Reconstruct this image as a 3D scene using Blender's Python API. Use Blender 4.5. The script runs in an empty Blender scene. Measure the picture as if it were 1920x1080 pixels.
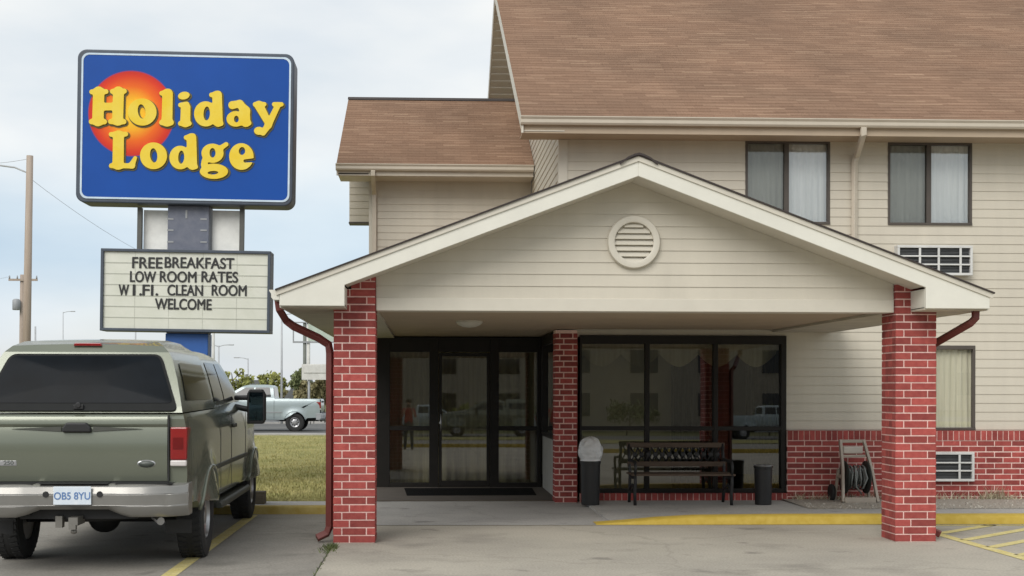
import bpy, bmesh, math, random
import numpy as np
from mathutils import Vector, Matrix, Euler
random.seed(7)
R = math.radians
S = bpy.context.scene
COL = S.collection

# ------------------------------------------------------------------ camera
F = 2340.0; PX, PY = 882.0, 730.0; YAW = R(2.0); ROLL = 0.002; EYE = 1.6
cam = bpy.data.cameras.new('camera'); co = bpy.data.objects.new('camera', cam); COL.objects.link(co)
cam.sensor_width = 36; cam.lens = F / 1920 * 36
cam.shift_x = (960 - PX) / 1920; cam.shift_y = (PY - 540) / 1920
cam.clip_end = 2000
co.matrix_world = Matrix.Translation((0, 0, EYE)) @ Matrix.Rotation(-YAW, 4, 'Z') @ Matrix.Rotation(R(90), 4, 'X') @ Matrix.Rotation(ROLL, 4, 'Z')
S.camera = co

def at(px, py, Y):
    """photo pixel -> real point on the vertical plane Y"""
    u = (px - PX) / F; w = (PY - py) / F
    u, w = u - ROLL * w, w + ROLL * u
    dx = math.cos(YAW) * u + math.sin(YAW); dy = -math.sin(YAW) * u + math.cos(YAW)
    t = Y / dy
    return Vector((dx * t, Y, EYE + w * t))

# ------------------------------------------------------------------ sky, sun, exposure
SUN_EL, SUN_AZ = 38, 208      # azimuth clockwise from +Y
w = bpy.data.worlds.new("World"); S.world = w; w.use_nodes = True
nt = w.node_tree; nt.nodes.clear()
def N(t, **k):
    n = nt.nodes.new(t)
    for a, b in k.items(): setattr(n, a, b)
    return n
out = N('ShaderNodeOutputWorld'); mixs = N('ShaderNodeMixShader')
bg1 = N('ShaderNodeBackground'); bg2 = N('ShaderNodeBackground')
sky = N('ShaderNodeTexSky', sky_type='NISHITA', sun_disc=False)
sky.sun_elevation = R(SUN_EL); sky.sun_rotation = R(SUN_AZ); sky.dust_density = 2.0; sky.air_density = 1.0
bg1.inputs[1].default_value = 0.10
bg2.inputs[0].default_value = (0.90, 0.945, 0.975, 1); bg2.inputs[1].default_value = 0.66
tc = N('ShaderNodeTexCoord'); mp = N('ShaderNodeMapping'); mp.inputs['Scale'].default_value = (1.5, 1.5, 4.2)
mp.inputs['Location'].default_value = (0.35, 0.1, 0.28)
nz = N('ShaderNodeTexNoise'); nz.inputs['Scale'].default_value = 1.5; nz.inputs['Detail'].default_value = 3.5; nz.inputs['Roughness'].default_value = 0.52
rp = N('ShaderNodeValToRGB'); rp.color_ramp.elements[0].position = 0.36; rp.color_ramp.elements[0].color = (.75, .75, .75, 1)
rp.color_ramp.elements[1].position = 0.56; rp.color_ramp.elements[1].color = (1, 1, 1, 1)
nz2 = N('ShaderNodeTexNoise'); nz2.inputs['Scale'].default_value = 2.6; nz2.inputs['Detail'].default_value = 5
rp2 = N('ShaderNodeValToRGB'); rp2.color_ramp.elements[0].color = (.74, .80, .855, 1); rp2.color_ramp.elements[0].position = .3
rp2.color_ramp.elements[1].color = (.955, .96, .955, 1); rp2.color_ramp.elements[1].position = .62
L = nt.links.new
L(tc.outputs['Generated'], mp.inputs[0]); L(mp.outputs[0], nz.inputs['Vector']); L(nz.outputs[0], rp.inputs[0])
L(mp.outputs[0], nz2.inputs['Vector']); L(nz2.outputs[0], rp2.inputs[0])
sz = N('ShaderNodeSeparateXYZ'); L(tc.outputs['Generated'], sz.inputs[0]); nb = N('ShaderNodeMath', operation='MULTIPLY_ADD'); nb.inputs[1].default_value = .10
L(nz.outputs[0], nb.inputs[0]); L(sz.outputs[2], nb.inputs[2])
rb_ = N('ShaderNodeValToRGB'); es = rb_.color_ramp.elements; es[0].position = .06; es[0].color = (1, 1, 1, 1); es[1].position = .34; es[1].color = (.99, 1, 1, 1)
for p_, c_ in ((.10, (.90, .95, 1, 1)), (.145, (.74, .86, .97, 1)), (.185, (.80, .90, .98, 1)), (.25, (.95, .98, 1, 1))):
    q_ = es.new(p_); q_.color = c_
L(nb.outputs[0], rb_.inputs[0]); mb_ = N('ShaderNodeMix', data_type='RGBA', blend_type='MULTIPLY'); mb_.inputs[0].default_value = 1
L(rp2.outputs[0], mb_.inputs[6]); L(rb_.outputs[0], mb_.inputs[7]); L(mb_.outputs[2], bg2.inputs[0])
L(sky.outputs[0], bg1.inputs[0]); L(rp.outputs[0], mixs.inputs[0]); L(bg1.outputs[0], mixs.inputs[1]); L(bg2.outputs[0], mixs.inputs[2])
L(mixs.outputs[0], out.inputs[0])
sl = bpy.data.lights.new('sun', 'SUN'); sl.energy = 1.35; sl.angle = R(38); sl.color = (1, .975, .93)
so = bpy.data.objects.new('sun', sl); COL.objects.link(so)
d = Vector((math.sin(R(SUN_AZ)) * math.cos(R(SUN_EL)), math.cos(R(SUN_AZ)) * math.cos(R(SUN_EL)), math.sin(R(SUN_EL))))
so.rotation_euler = (-d).to_track_quat('-Z', 'Y').to_euler(); so.location = (0, -10, 30)
S.view_settings.view_transform = 'Standard'; S.view_settings.look = 'None'
S.view_settings.exposure = 0.60; S.view_settings.gamma = 1

# ------------------------------------------------------------------ materials
MC = {}
def mat(name, col, rough=.6, metal=0., var=.12, scale=4., bump=0., bscale=60., col2=None, stretch=(1, 1, 1), coat=0., island=0., spec=.5, fac2=.5):
    if name in MC: return MC[name]
    m = bpy.data.materials.new(name); m.use_nodes = True; t = m.node_tree; b = t.nodes['Principled BSDF']
    b.inputs['Roughness'].default_value = rough; b.inputs['Metallic'].default_value = metal
    b.inputs['Coat Weight'].default_value = coat; b.inputs['Coat Roughness'].default_value = .06
    b.inputs['Specular IOR Level'].default_value = spec
    tc = t.nodes.new('ShaderNodeTexCoord'); mp = t.nodes.new('ShaderNodeMapping'); mp.inputs['Scale'].default_value = stretch
    n = t.nodes.new('ShaderNodeTexNoise'); n.inputs['Scale'].default_value = scale; n.inputs['Detail'].default_value = 8; n.inputs['Roughness'].default_value = .62
    t.links.new(tc.outputs['Object'], mp.inputs[0]); t.links.new(mp.outputs[0], n.inputs['Vector'])
    r = t.nodes.new('ShaderNodeValToRGB'); r.color_ramp.elements[0].position = .3; r.color_ramp.elements[1].position = .7
    c2 = col2 or tuple(min(1, c * (1 + var)) for c in col); c1 = col if col2 else tuple(c * (1 - var) for c in col)
    r.color_ramp.elements[0].color = (*c1, 1); r.color_ramp.elements[1].color = (*c2, 1)
    t.links.new(n.outputs[0], r.inputs[0]); last = r.outputs[0]
    if island:
        g = t.nodes.new('ShaderNodeNewGeometry'); mr = t.nodes.new('ShaderNodeMapRange')
        mr.inputs[3].default_value = 1 - island; mr.inputs[4].default_value = 1 + island
        t.links.new(g.outputs['Random Per Island'], mr.inputs[0])
        hs = t.nodes.new('ShaderNodeHueSaturation'); t.links.new(mr.outputs[0], hs.inputs['Value']); t.links.new(last, hs.inputs['Color']); last = hs.outputs[0]
    t.links.new(last, b.inputs['Base Color'])
    if bump:
        n2 = t.nodes.new('ShaderNodeTexNoise'); n2.inputs['Scale'].default_value = bscale; n2.inputs['Detail'].default_value = 5
        t.links.new(mp.outputs[0], n2.inputs['Vector'])
        bp = t.nodes.new('ShaderNodeBump'); bp.inputs['Strength'].default_value = bump; bp.inputs['Distance'].default_value = .01
        t.links.new(n2.outputs[0], bp.inputs['Height']); t.links.new(bp.outputs[0], b.inputs['Normal'])
    MC[name] = m; return m

def glass(name, tint=(.8, .85, .84), refl=.06, rough=.0, gcol=(1, 1, 1)):
    if name in MC: return MC[name]
    m = bpy.data.materials.new(name); m.use_nodes = True; t = m.node_tree; t.nodes.clear()
    o = t.nodes.new('ShaderNodeOutputMaterial'); mx = t.nodes.new('ShaderNodeMixShader')
    tr = t.nodes.new('ShaderNodeBsdfTransparent'); tr.inputs[0].default_value = (*tint, 1)
    gl = t.nodes.new('ShaderNodeBsdfGlossy'); gl.inputs[0].default_value = (*gcol, 1); gl.inputs['Roughness'].default_value = rough
    fr = t.nodes.new('ShaderNodeFresnel'); fr.inputs[0].default_value = 1.5
    ad = t.nodes.new('ShaderNodeMath'); ad.operation = 'ADD'; ad.inputs[1].default_value = refl; ad.use_clamp = True
    t.links.new(fr.outputs[0], ad.inputs[0]); t.links.new(ad.outputs[0], mx.inputs[0])
    t.links.new(tr.outputs[0], mx.inputs[1]); t.links.new(gl.outputs[0], mx.inputs[2]); t.links.new(mx.outputs[0], o.inputs[0])
    MC[name] = m; return m

def shingle_mat():
    m = bpy.data.materials.new('shingle'); m.use_nodes = True; t = m.node_tree; b = t.nodes['Principled BSDF']; b.inputs['Roughness'].default_value = .95
    b.inputs['Specular IOR Level'].default_value = .15
    tc = t.nodes.new('ShaderNodeTexCoord'); br = t.nodes.new('ShaderNodeTexBrick'); br.offset = .37; br.squash = 1
    br.inputs['Scale'].default_value = 1; br.inputs['Brick Width'].default_value = .31; br.inputs['Row Height'].default_value = .14
    br.inputs['Mortar Size'].default_value = .003; br.inputs['Mortar Smooth'].default_value = .3; br.inputs['Bias'].default_value = -.15
    br.inputs['Color1'].default_value = (.235, .147, .098, 1); br.inputs['Color2'].default_value = (.285, .182, .122, 1); br.inputs['Mortar'].default_value = (.18, .11, .075, 1)
    t.links.new(tc.outputs['UV'], br.inputs[0])
    mp = t.nodes.new('ShaderNodeMapping'); mp.inputs['Scale'].default_value = (.75, 17, 1)
    n = t.nodes.new('ShaderNodeTexNoise'); n.inputs['Scale'].default_value = 1.6; n.inputs['Detail'].default_value = 3; n.inputs['Roughness'].default_value = .5
    t.links.new(tc.outputs['UV'], mp.inputs[0]); t.links.new(mp.outputs[0], n.inputs[0])
    r = t.nodes.new('ShaderNodeValToRGB'); r.color_ramp.elements[0].position = .56; r.color_ramp.elements[0].color = (0, 0, 0, 1); r.color_ramp.elements[1].position = .71; r.color_ramp.elements[1].color = (.8, .8, .8, 1)
    t.links.new(n.outputs[0], r.inputs[0])
    mx = t.nodes.new('ShaderNodeMix'); mx.data_type = 'RGBA'; mx.inputs[7].default_value = (.62, .45, .32, 1)
    t.links.new(r.outputs[0], mx.inputs[0]); t.links.new(br.outputs[0], mx.inputs[6])
    r.color_ramp.elements[1].color = (.22, .22, .22, 1)
    b2 = t.nodes.new('ShaderNodeTexBrick'); b2.offset = .43; b2.inputs['Scale'].default_value = 1; b2.inputs['Brick Width'].default_value = .47; b2.inputs['Row Height'].default_value = .14
    b2.inputs['Mortar Size'].default_value = 0; b2.inputs['Bias'].default_value = -.25; b2.inputs['Color1'].default_value = (0, 0, 0, 1); b2.inputs['Color2'].default_value = (1, 1, 1, 1)
    t.links.new(tc.outputs['UV'], b2.inputs[0])
    sx = t.nodes.new('ShaderNodeSeparateXYZ'); t.links.new(tc.outputs['UV'], sx.inputs[0])
    dv = t.nodes.new('ShaderNodeMath'); dv.operation = 'DIVIDE'; dv.inputs[1].default_value = .14; t.links.new(sx.outputs[1], dv.inputs[0])
    fr = t.nodes.new('ShaderNodeMath'); fr.operation = 'FRACT'; t.links.new(dv.outputs[0], fr.inputs[0])
    lt = t.nodes.new('ShaderNodeMath'); lt.operation = 'LESS_THAN'; lt.inputs[1].default_value = .36; t.links.new(fr.outputs[0], lt.inputs[0])
    rb = t.nodes.new('ShaderNodeValToRGB'); rb.color_ramp.elements[0].position = .5; rb.color_ramp.elements[0].color = (0, 0, 0, 1); rb.color_ramp.elements[1].position = .8; rb.color_ramp.elements[1].color = (.75, .75, .75, 1)
    t.links.new(b2.outputs[0], rb.inputs[0])
    m3 = t.nodes.new('ShaderNodeMath'); m3.operation = 'MULTIPLY'; t.links.new(rb.outputs[0], m3.inputs[0]); t.links.new(lt.outputs[0], m3.inputs[1])
    mz = t.nodes.new('ShaderNodeMix'); mz.data_type = 'RGBA'; mz.inputs[7].default_value = (.43, .30, .205, 1)
    t.links.new(m3.outputs[0], mz.inputs[0]); t.links.new(br.outputs[0], mz.inputs[6]); t.links.new(mz.outputs[2], mx.inputs[6])
    n2 = t.nodes.new('ShaderNodeTexNoise'); n2.inputs['Scale'].default_value = .55; n2.inputs['Detail'].default_value = 5
    t.links.new(tc.outputs['UV'], n2.inputs[0])
    n4 = t.nodes.new('ShaderNodeTexNoise'); n4.inputs['Scale'].default_value = 60; n4.inputs['Detail'].default_value = 2
    t.links.new(tc.outputs['UV'], n4.inputs[0])
    ml = t.nodes.new('ShaderNodeMix'); ml.data_type = 'RGBA'; ml.blend_type = 'MULTIPLY'; ml.inputs[0].default_value = 1
    r2 = t.nodes.new('ShaderNodeValToRGB'); r2.color_ramp.elements[0].position = .3; r2.color_ramp.elements[0].color = (.80, .79, .79, 1); r2.color_ramp.elements[1].position = .7; r2.color_ramp.elements[1].color = (1.1, 1.06, 1.04, 1)
    t.links.new(n2.outputs[0], r2.inputs[0]); t.links.new(mx.outputs[2], ml.inputs[6]); t.links.new(r2.outputs[0], ml.inputs[7])
    ml2 = t.nodes.new('ShaderNodeMix'); ml2.data_type = 'RGBA'; ml2.blend_type = 'MULTIPLY'; ml2.inputs[0].default_value = 1
    r4 = t.nodes.new('ShaderNodeValToRGB'); r4.color_ramp.elements[0].position = .3; r4.color_ramp.elements[0].color = (.75, .75, .75, 1); r4.color_ramp.elements[1].position = .7; r4.color_ramp.elements[1].color = (1.2, 1.2, 1.2, 1)
    t.links.new(n4.outputs[0], r4.inputs[0]); t.links.new(ml.outputs[2], ml2.inputs[6]); t.links.new(r4.outputs[0], ml2.inputs[7])
    t.links.new(ml2.outputs[2], b.inputs['Base Color'])
    bp = t.nodes.new('ShaderNodeBump'); bp.inputs['Strength'].default_value = .5; bp.inputs['Distance'].default_value = .01
    t.links.new(n4.outputs[0], bp.inputs['Height']); t.links.new(bp.outputs[0], b.inputs['Normal'])
    return m

SIDING = mat('vinyl_siding', (.565, .52, .43), rough=.5, var=.055, scale=1.3, stretch=(2.6, 2.6, .4), bump=.05, bscale=40)
TRIM = mat('cream_trim', (.60, .56, .475), rough=.5, var=.05, scale=3)
FASCIA = mat('painted_fascia', (.70, .68, .60), rough=.55, var=.05, scale=2.5, bump=.08, bscale=30)
GUTTER = mat('tan_gutter', (.56, .50, .41), rough=.4, var=.06, scale=3)
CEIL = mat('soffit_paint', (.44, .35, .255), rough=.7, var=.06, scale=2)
BRICK = mat('red_brick', (.265, .042, .038), rough=.85, col2=(.375, .08, .066), scale=14, bump=.35, bscale=90, island=.3)
MORTAR = mat('pink_mortar', (.82, .60, .54), rough=.95, var=.12, scale=20, bump=.3)
SHINGLE = shingle_mat()
DARKEDGE = mat('dark_shingle_edge', (.05, .04, .037), rough=.9)
BRONZE = mat('bronze_frame', (.016, .014, .012), rough=.5, var=.15, spec=.25)
WFRAME = mat('brown_window_frame', (.075, .062, .052), rough=.5)
RED = mat('painted_downspout', (.15, .036, .03), rough=.5, var=.1)
WHITE = mat('white_paint', (.72, .72, .70), rough=.5, var=.04)
GREY = mat('grey_metal', (.30, .31, .32), rough=.5)
BLACK = mat('black_plastic', (.014, .014, .015), rough=.5)
RUBBER = mat('tyre_rubber', (.022, .022, .022), rough=.85, bump=.3, bscale=40)
CHROME = mat('brushed_chrome', (.62, .61, .58), rough=.24, metal=.9, var=.05)
STEEL = mat('steel', (.45, .45, .46), rough=.35, metal=.9)
GLASS = glass('storefront_glass', (.53, .535, .475), .075)
WGLASS = glass('window_glass', (.96, .97, .96), .14)
TINT = glass('tinted_glass', (.06, .065, .07), .02)

# ------------------------------------------------------------------ mesh helpers
class MB:
    def __init__(s): s.bm = bmesh.new(); s.mi = 0; s.uv = s.bm.loops.layers.uv.new('UVMap')
    def face(s, pts, uvs=None):
        f = s.bm.faces.new([s.bm.verts.new(p) for p in pts]); f.material_index = s.mi
        if uvs:
            for l, u in zip(f.loops, uvs): l[s.uv].uv = u
        return f
    def box(s, x0, x1, y0, y1, z0, z1, M=None):
        x0, x1 = min(x0, x1), max(x0, x1); y0, y1 = min(y0, y1), max(y0, y1); z0, z1 = min(z0, z1), max(z0, z1)
        P = [Vector(p) for p in ((x0,y0,z0),(x1,y0,z0),(x1,y1,z0),(x0,y1,z0),(x0,y0,z1),(x1,y0,z1),(x1,y1,z1),(x0,y1,z1))]
        if M: P = [M @ p for p in P]
        v = [s.bm.verts.new(p) for p in P]
        for q in ((0,3,2,1),(4,5,6,7),(0,1,5,4),(1,2,6,5),(2,3,7,6),(3,0,4,7)):
            f = s.bm.faces.new([v[i] for i in q]); f.material_index = s.mi
    def cyl(s, p0, p1, r0, r1=None, n=14, caps=True):
        p0, p1 = Vector(p0), Vector(p1); r1 = r0 if r1 is None else r1
        q = (p1 - p0).to_track_quat('Z', 'Y'); a = []; b = []
        for i in range(n):
            c, si = math.cos(2*math.pi*i/n), math.sin(2*math.pi*i/n)
            a.append(s.bm.verts.new(p0 + q @ Vector((c*r0, si*r0, 0)))); b.append(s.bm.verts.new(p1 + q @ Vector((c*r1, si*r1, 0))))
        for i in range(n):
            f = s.bm.faces.new((a[i], a[(i+1)%n], b[(i+1)%n], b[i])); f.material_index = s.mi; f.smooth = True
        if caps:
            for k in (a[::-1], b):
                f = s.bm.faces.new(k); f.material_index = s.mi
    def tube(s, pts, r, n=10, sq=None):
        pts = [Vector(p) for p in pts]; rings = []
        rs = r if isinstance(r, (list, tuple)) else [r]*len(pts)
        ref = None
        for i, p in enumerate(pts):
            t = (pts[min(i+1, len(pts)-1)] - pts[max(i-1, 0)]).normalized()
            if ref is None: ref = t.orthogonal().normalized() if abs(t.y) > .9 else Vector((0, 1, 0))
            a = (ref - t*ref.dot(t)).normalized(); b = t.cross(a); ref = a
            if sq:
                ring = [p + a*sq[1]*ca + b*sq[0]*cb for ca, cb in ((-1,-1),(1,-1),(1,1),(-1,1))]
            else:
                ring = [p + (a*math.cos(2*math.pi*k/n) + b*math.sin(2*math.pi*k/n))*rs[i] for k in range(n)]
            rings.append([s.bm.verts.new(q) for q in ring])
        m = len(rings[0])
        for i in range(len(rings)-1):
            for k in range(m):
                f = s.bm.faces.new((rings[i][k], rings[i][(k+1)%m], rings[i+1][(k+1)%m], rings[i+1][k])); f.material_index = s.mi; f.smooth = not sq
        for k in (rings[0][::-1], rings[-1]):
            f = s.bm.faces.new(k); f.material_index = s.mi
    def prism(s, poly, axis, a, b):
        """polygon extruded along an axis. axis 'y': poly (x,z); 'x': poly (y,z); 'z': poly (x,y)"""
        def P(p, t): return {'y': (p[0], t, p[1]), 'x': (t, p[0], p[1]), 'z': (p[0], p[1], t)}[axis]
        A = [s.bm.verts.new(P(p, a)) for p in poly]; B = [s.bm.verts.new(P(p, b)) for p in poly]; n = len(poly)
        fs = [s.bm.faces.new(A[::-1]), s.bm.faces.new(B)] + [s.bm.faces.new((A[i], A[(i+1)%n], B[(i+1)%n], B[i])) for i in range(n)]
        for f in fs: f.material_index = s.mi
    def lathe(s, prof, c, axis='z', n=24, caps=True):
        """prof: (r, h) list, closed at the ends"""
        rings = []
        for r, h in prof:
            ring = []
            for i in range(n):
                a = 2*math.pi*i/n; u, v = r*math.cos(a), r*math.sin(a)
                p = {'z': (u, v, h), 'x': (h, u, v), 'y': (u, h, v)}[axis]
                ring.append(s.bm.verts.new(Vector(p) + Vector(c)))
            rings.append(ring)
        for j in range(len(rings)-1):
            for i in range(n):
                f = s.bm.faces.new((rings[j][i], rings[j][(i+1)%n], rings[j+1][(i+1)%n], rings[j+1][i])); f.material_index = s.mi; f.smooth = True
        for k in (rings[0], rings[-1]) if caps else ():
            if prof[0][0] > 1e-4 or k is not rings[0]:
                f = s.bm.faces.new(k); f.material_index = s.mi
    def build(s, name, mats, parent=None, smooth=None, bevel=0, fix=True, off=None):
        if fix: bmesh.ops.recalc_face_normals(s.bm, faces=s.bm.faces)
        if off is not None: bmesh.ops.translate(s.bm, verts=s.bm.verts, vec=-Vector(off))
        me = bpy.data.meshes.new(name); s.bm.to_mesh(me); s.bm.free()
        o = bpy.data.objects.new(name, me); COL.objects.link(o)
        for m in (mats if isinstance(mats, (list, tuple)) else [mats]): me.materials.append(m)
        if smooth is not None:
            for p in me.polygons: p.use_smooth = True
            me.set_sharp_from_angle(angle=R(smooth))
        if bevel:
            bv = o.modifiers.new('bevel', 'BEVEL'); bv.width = bevel; bv.segments = 2; bv.limit_method = 'ANGLE'; bv.angle_limit = R(40)
        if parent: attach(o, parent)
        if off is not None: o.location = Vector(off)
        return o

def attach(o, parent):
    o.parent = parent
    r = top(parent)
    if r.get('_world'): 
        if parent is r: o.matrix_parent_inverse = Matrix.Translation(-r.location)
def top(o):
    while o.parent: o = o.parent
    return o
def tag(o, label=None, cat=None, group=None, kind=None):
    if label: o['label'] = label
    if cat: o['category'] = cat
    if group: o['group'] = group
    if kind: o['kind'] = kind
    return o
def thing(name, loc, label, cat, group=None, world=True):
    """Empty at the thing's base; world=True: its parts are modelled in world coordinates"""
    o = bpy.data.objects.new(name, None); COL.objects.link(o); o.location = loc; o.empty_display_size = .2
    if world: o['_world'] = 1
    return tag(o, label, cat, group)
def copy_tree(o, parent=None):
    c = o.copy(); COL.objects.link(c); c.parent = parent
    if parent is not None: c.matrix_parent_inverse = o.matrix_parent_inverse.copy()
    for ch in list(o.children): copy_tree(ch, c)
    return c
def struct(name, mb, m, **k):
    return tag(mb.build(name, m, **k), kind='structure')
def text_mesh(body, size, depth, bold=0., sx=1., align='CENTER', space=1.):
    cu = bpy.data.curves.new('t', 'FONT'); cu.body = body; cu.size = size; cu.extrude = depth; cu.offset = bold; cu.align_x = align; cu.align_y = 'CENTER'; cu.space_character = space
    o = bpy.data.objects.new('t', cu); COL.objects.link(o)
    dg = bpy.context.evaluated_depsgraph_get(); dg.update()
    me = bpy.data.meshes.new_from_object(o.evaluated_get(dg)); bpy.data.objects.remove(o); bpy.data.curves.remove(cu)
    me.transform(Matrix.Scale(sx, 4, (1, 0, 0))); return me
def add_text(mb, body, size, depth, M, **k):
    me = text_mesh(body, size, depth, **k); me.transform(M); mb.bm.from_mesh(me); bpy.data.meshes.remove(me)
XZ = Matrix.Rotation(R(90), 4, 'X')

def lerp_(t, pts):
    for (a, u), (b, v) in zip(pts, pts[1:]):
        if t <= b: return u + (v-u)*max(0, (t-a)/(b-a)) if t > a else u
    return pts[-1][1]
def siding_x(mb, x0, x1, z0, z1, y, expo=.127, holes=(), zorg=None, xl=None, xr=None, proud=.0125, extra=()):
    """lap siding facing -Y; holes = (xa,xb,za,zb)"""
    zorg = z0 if zorg is None else zorg
    cuts = {z0, z1, *extra}
    k = math.floor((z0 - zorg)/expo)
    while zorg + k*expo < z1:
        z = zorg + k*expo
        if z > z0: cuts.add(z)
        k += 1
    for h in holes:
        for z in h[2:]:
            if z0 < z < z1: cuts.add(z)
    cuts = sorted(cuts)
    def yo(z, top=False):
        t = ((z - zorg)/expo) % 1.0
        if top and t < 1e-4: t = 1.0
        if not top and t > .9999: t = 0.
        return y - proud + (proud-.003)*t
    for a, b in zip(cuts, cuts[1:]):
        if b - a < 1e-5: continue
        zc = (a+b)/2; iv = [(xl(zc) if xl else x0, xr(zc) if xr else x1)]
        for h in holes:
            if h[2] < zc < h[3]:
                nv = []
                for p, q in iv:
                    if h[1] <= p or h[0] >= q: nv.append((p, q)); continue
                    if h[0] > p: nv.append((p, h[0]))
                    if h[1] < q: nv.append((h[1], q))
                iv = nv
        ya, yb = yo(a), yo(b, True)
        for p, q in iv:
            if xl: pa, pb, qa, qb = xl(a), xl(b), xr(a), xr(b)
            else: pa = pb = p; qa = qb = q
            mb.face([(pa, ya, a), (qa, ya, a), (qb, yb, b), (pb, yb, b)])
            mb.face([(pa, y, a), (qa, y, a), (qa, ya, a), (pa, ya, a)])
def siding_y(mb, y0, y1, z0, z1, x, expo=.127, zorg=None, yl=None, yr=None, proud=.014, sg=-1):
    """lap siding facing -X (sg=-1) with y limits as functions of z"""
    zorg = z0 if zorg is None else zorg
    k = math.floor((z0-zorg)/expo); cuts = [z0]
    while zorg + k*expo < z1:
        if zorg + k*expo > z0 + 1e-4: cuts.append(zorg + k*expo)
        k += 1
    cuts.append(z1)
    for a, b in zip(cuts, cuts[1:]):
        pa, pb = (yl(a), yl(b)) if yl else (y0, y0); qa, qb = (yr(a), yr(b)) if yr else (y1, y1)
        if qa <= pa: continue
        xa, xb = x + sg*proud, x + sg*.003
        mb.face([(xa, pa, a), (xa, qa, a), (xb, max(qb, pb), b), (xb, pb, b)])
        mb.face([(x, pa, a), (x, qa, a), (xa, qa, a), (xa, pa, a)])

def roof_slope(mb, a, b, up, length, expo=.14):
    """shingled sheet: eave from a to b, 'up' = unit vector up the slope"""
    a, b, up = Vector(a), Vector(b), Vector(up).normalized(); al = (b-a); ln = al.length; n = al.normalized().cross(up)
    if n.z < 0: n = -n
    k = 0
    while k*expo < length - 1e-6:
        s0, s1 = k*expo, min(length, (k+1)*expo)
        P = [a + up*s0 + n*.006, b + up*s0 + n*.006, b + up*s1 + n*.003, a + up*s1 + n*.003]
        mb.face(P, [(0, s0), (ln, s0), (ln, s1), (0, s1)])
        Q = [a + up*s0, b + up*s0, P[1], P[0]]
        mb.face(Q, [(0, s0), (ln, s0), (ln, s0+.01), (0, s0+.01)])
        k += 1

def brick_run(mb, x0, x1, yf, z0, n, off=0., bl=.25, ch=.08, th=.09, j=.016):
    """running-bond brick face looking towards -Y; n courses; slots: 0 brick, 1 mortar"""
    mb.mi = 0
    for k in range(n):
        z = z0 + k*ch; x = x0 - (bl*.5 if k % 2 else 0) - off
        while x < x1:
            a, b = max(x + j/2, x0), min(x + bl - j/2, x1)
            if b - a > .015:
                dy = random.uniform(-.0015, .0015); e = random.uniform(-.001, .001)
                mb.box(a, b, yf + dy, yf + th, z + j/2 + e, z + ch - j/2 + e)
            x += bl
    mb.mi = 1; mb.box(x0, x1, yf + .006, yf + th + .004, z0, z0 + n*ch); mb.mi = 0
def rowlock(mb, x0, x1, yf, z0, h, w=.08, th=.09, j=.012):
    x = x0
    while x < x1 - .02:
        b = min(x1, x + w); mb.box(x + j/2, b - j/2, yf + random.uniform(-.002, .002), yf + th, z0 + j/2, z0 + h); x += w
    mb.mi = 1; mb.box(x0, x1, yf + .007, yf + th + .004, z0, z0 + h - .006); mb.mi = 0
def brick_pillar(mb, x0, x1, y0, y1, z0, z1, ch=.08, j=.017):
    w = x1 - x0; n = int(round((z1-z0)/ch)); mb.mi = 0; t = .1
    for k in range(n):
        z = z0 + k*ch
        cuts = [0, .205*w, .79*w, w] if k % 2 else [0, .385*w, w]
        for yy in (y0, y1 - t):
            for a, b in zip(cuts, cuts[1:]):
                d = random.uniform(-.0015, .0015)
                mb.box(x0 + a + (j/2 if a else d), x0 + b - (j/2 if b < w else d), yy + d, yy + t + d, z + j/2, z + ch - j/2)
        for xx in (x0, x1 - t):
            d = random.uniform(-.0015, .0015); m = y0 + t + (y1-y0-2*t)*(.5 if k % 2 else 1)
            segs = [(y0 + t, m), (m, y1 - t)] if k % 2 else [(y0 + t, y1 - t)]
            for a, b in segs: mb.box(xx + d, xx + t + d, a + j/2, b - j/2, z + j/2, z + ch - j/2)
    mb.mi = 1; mb.box(x0 + .006, x1 - .006, y0 + .006, y1 - .006, z0, z1); mb.mi = 0

def curtain(mb, x0, x1, y, z0, z1, amp=.03, wl=.11, ph=0., n=None):
    n = n or max(8, int((x1-x0)/wl*8)); A = []; B = []
    for i in range(n+1):
        x = x0 + (x1-x0)*i/n; q = math.sin(2*math.pi*(x-x0)/wl + ph + .9*math.sin(3.1*x+ph)) * amp * (1 + .3*math.sin(5*x))
        A.append(mb.bm.verts.new((x, y + q*.7, z1))); B.append(mb.bm.verts.new((x + .01*math.sin(9*x), y + q*1.15, z0)))
    for i in range(n):
        f = mb.bm.faces.new((B[i], B[i+1], A[i+1], A[i])); f.smooth = True; f.material_index = mb.mi

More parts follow.
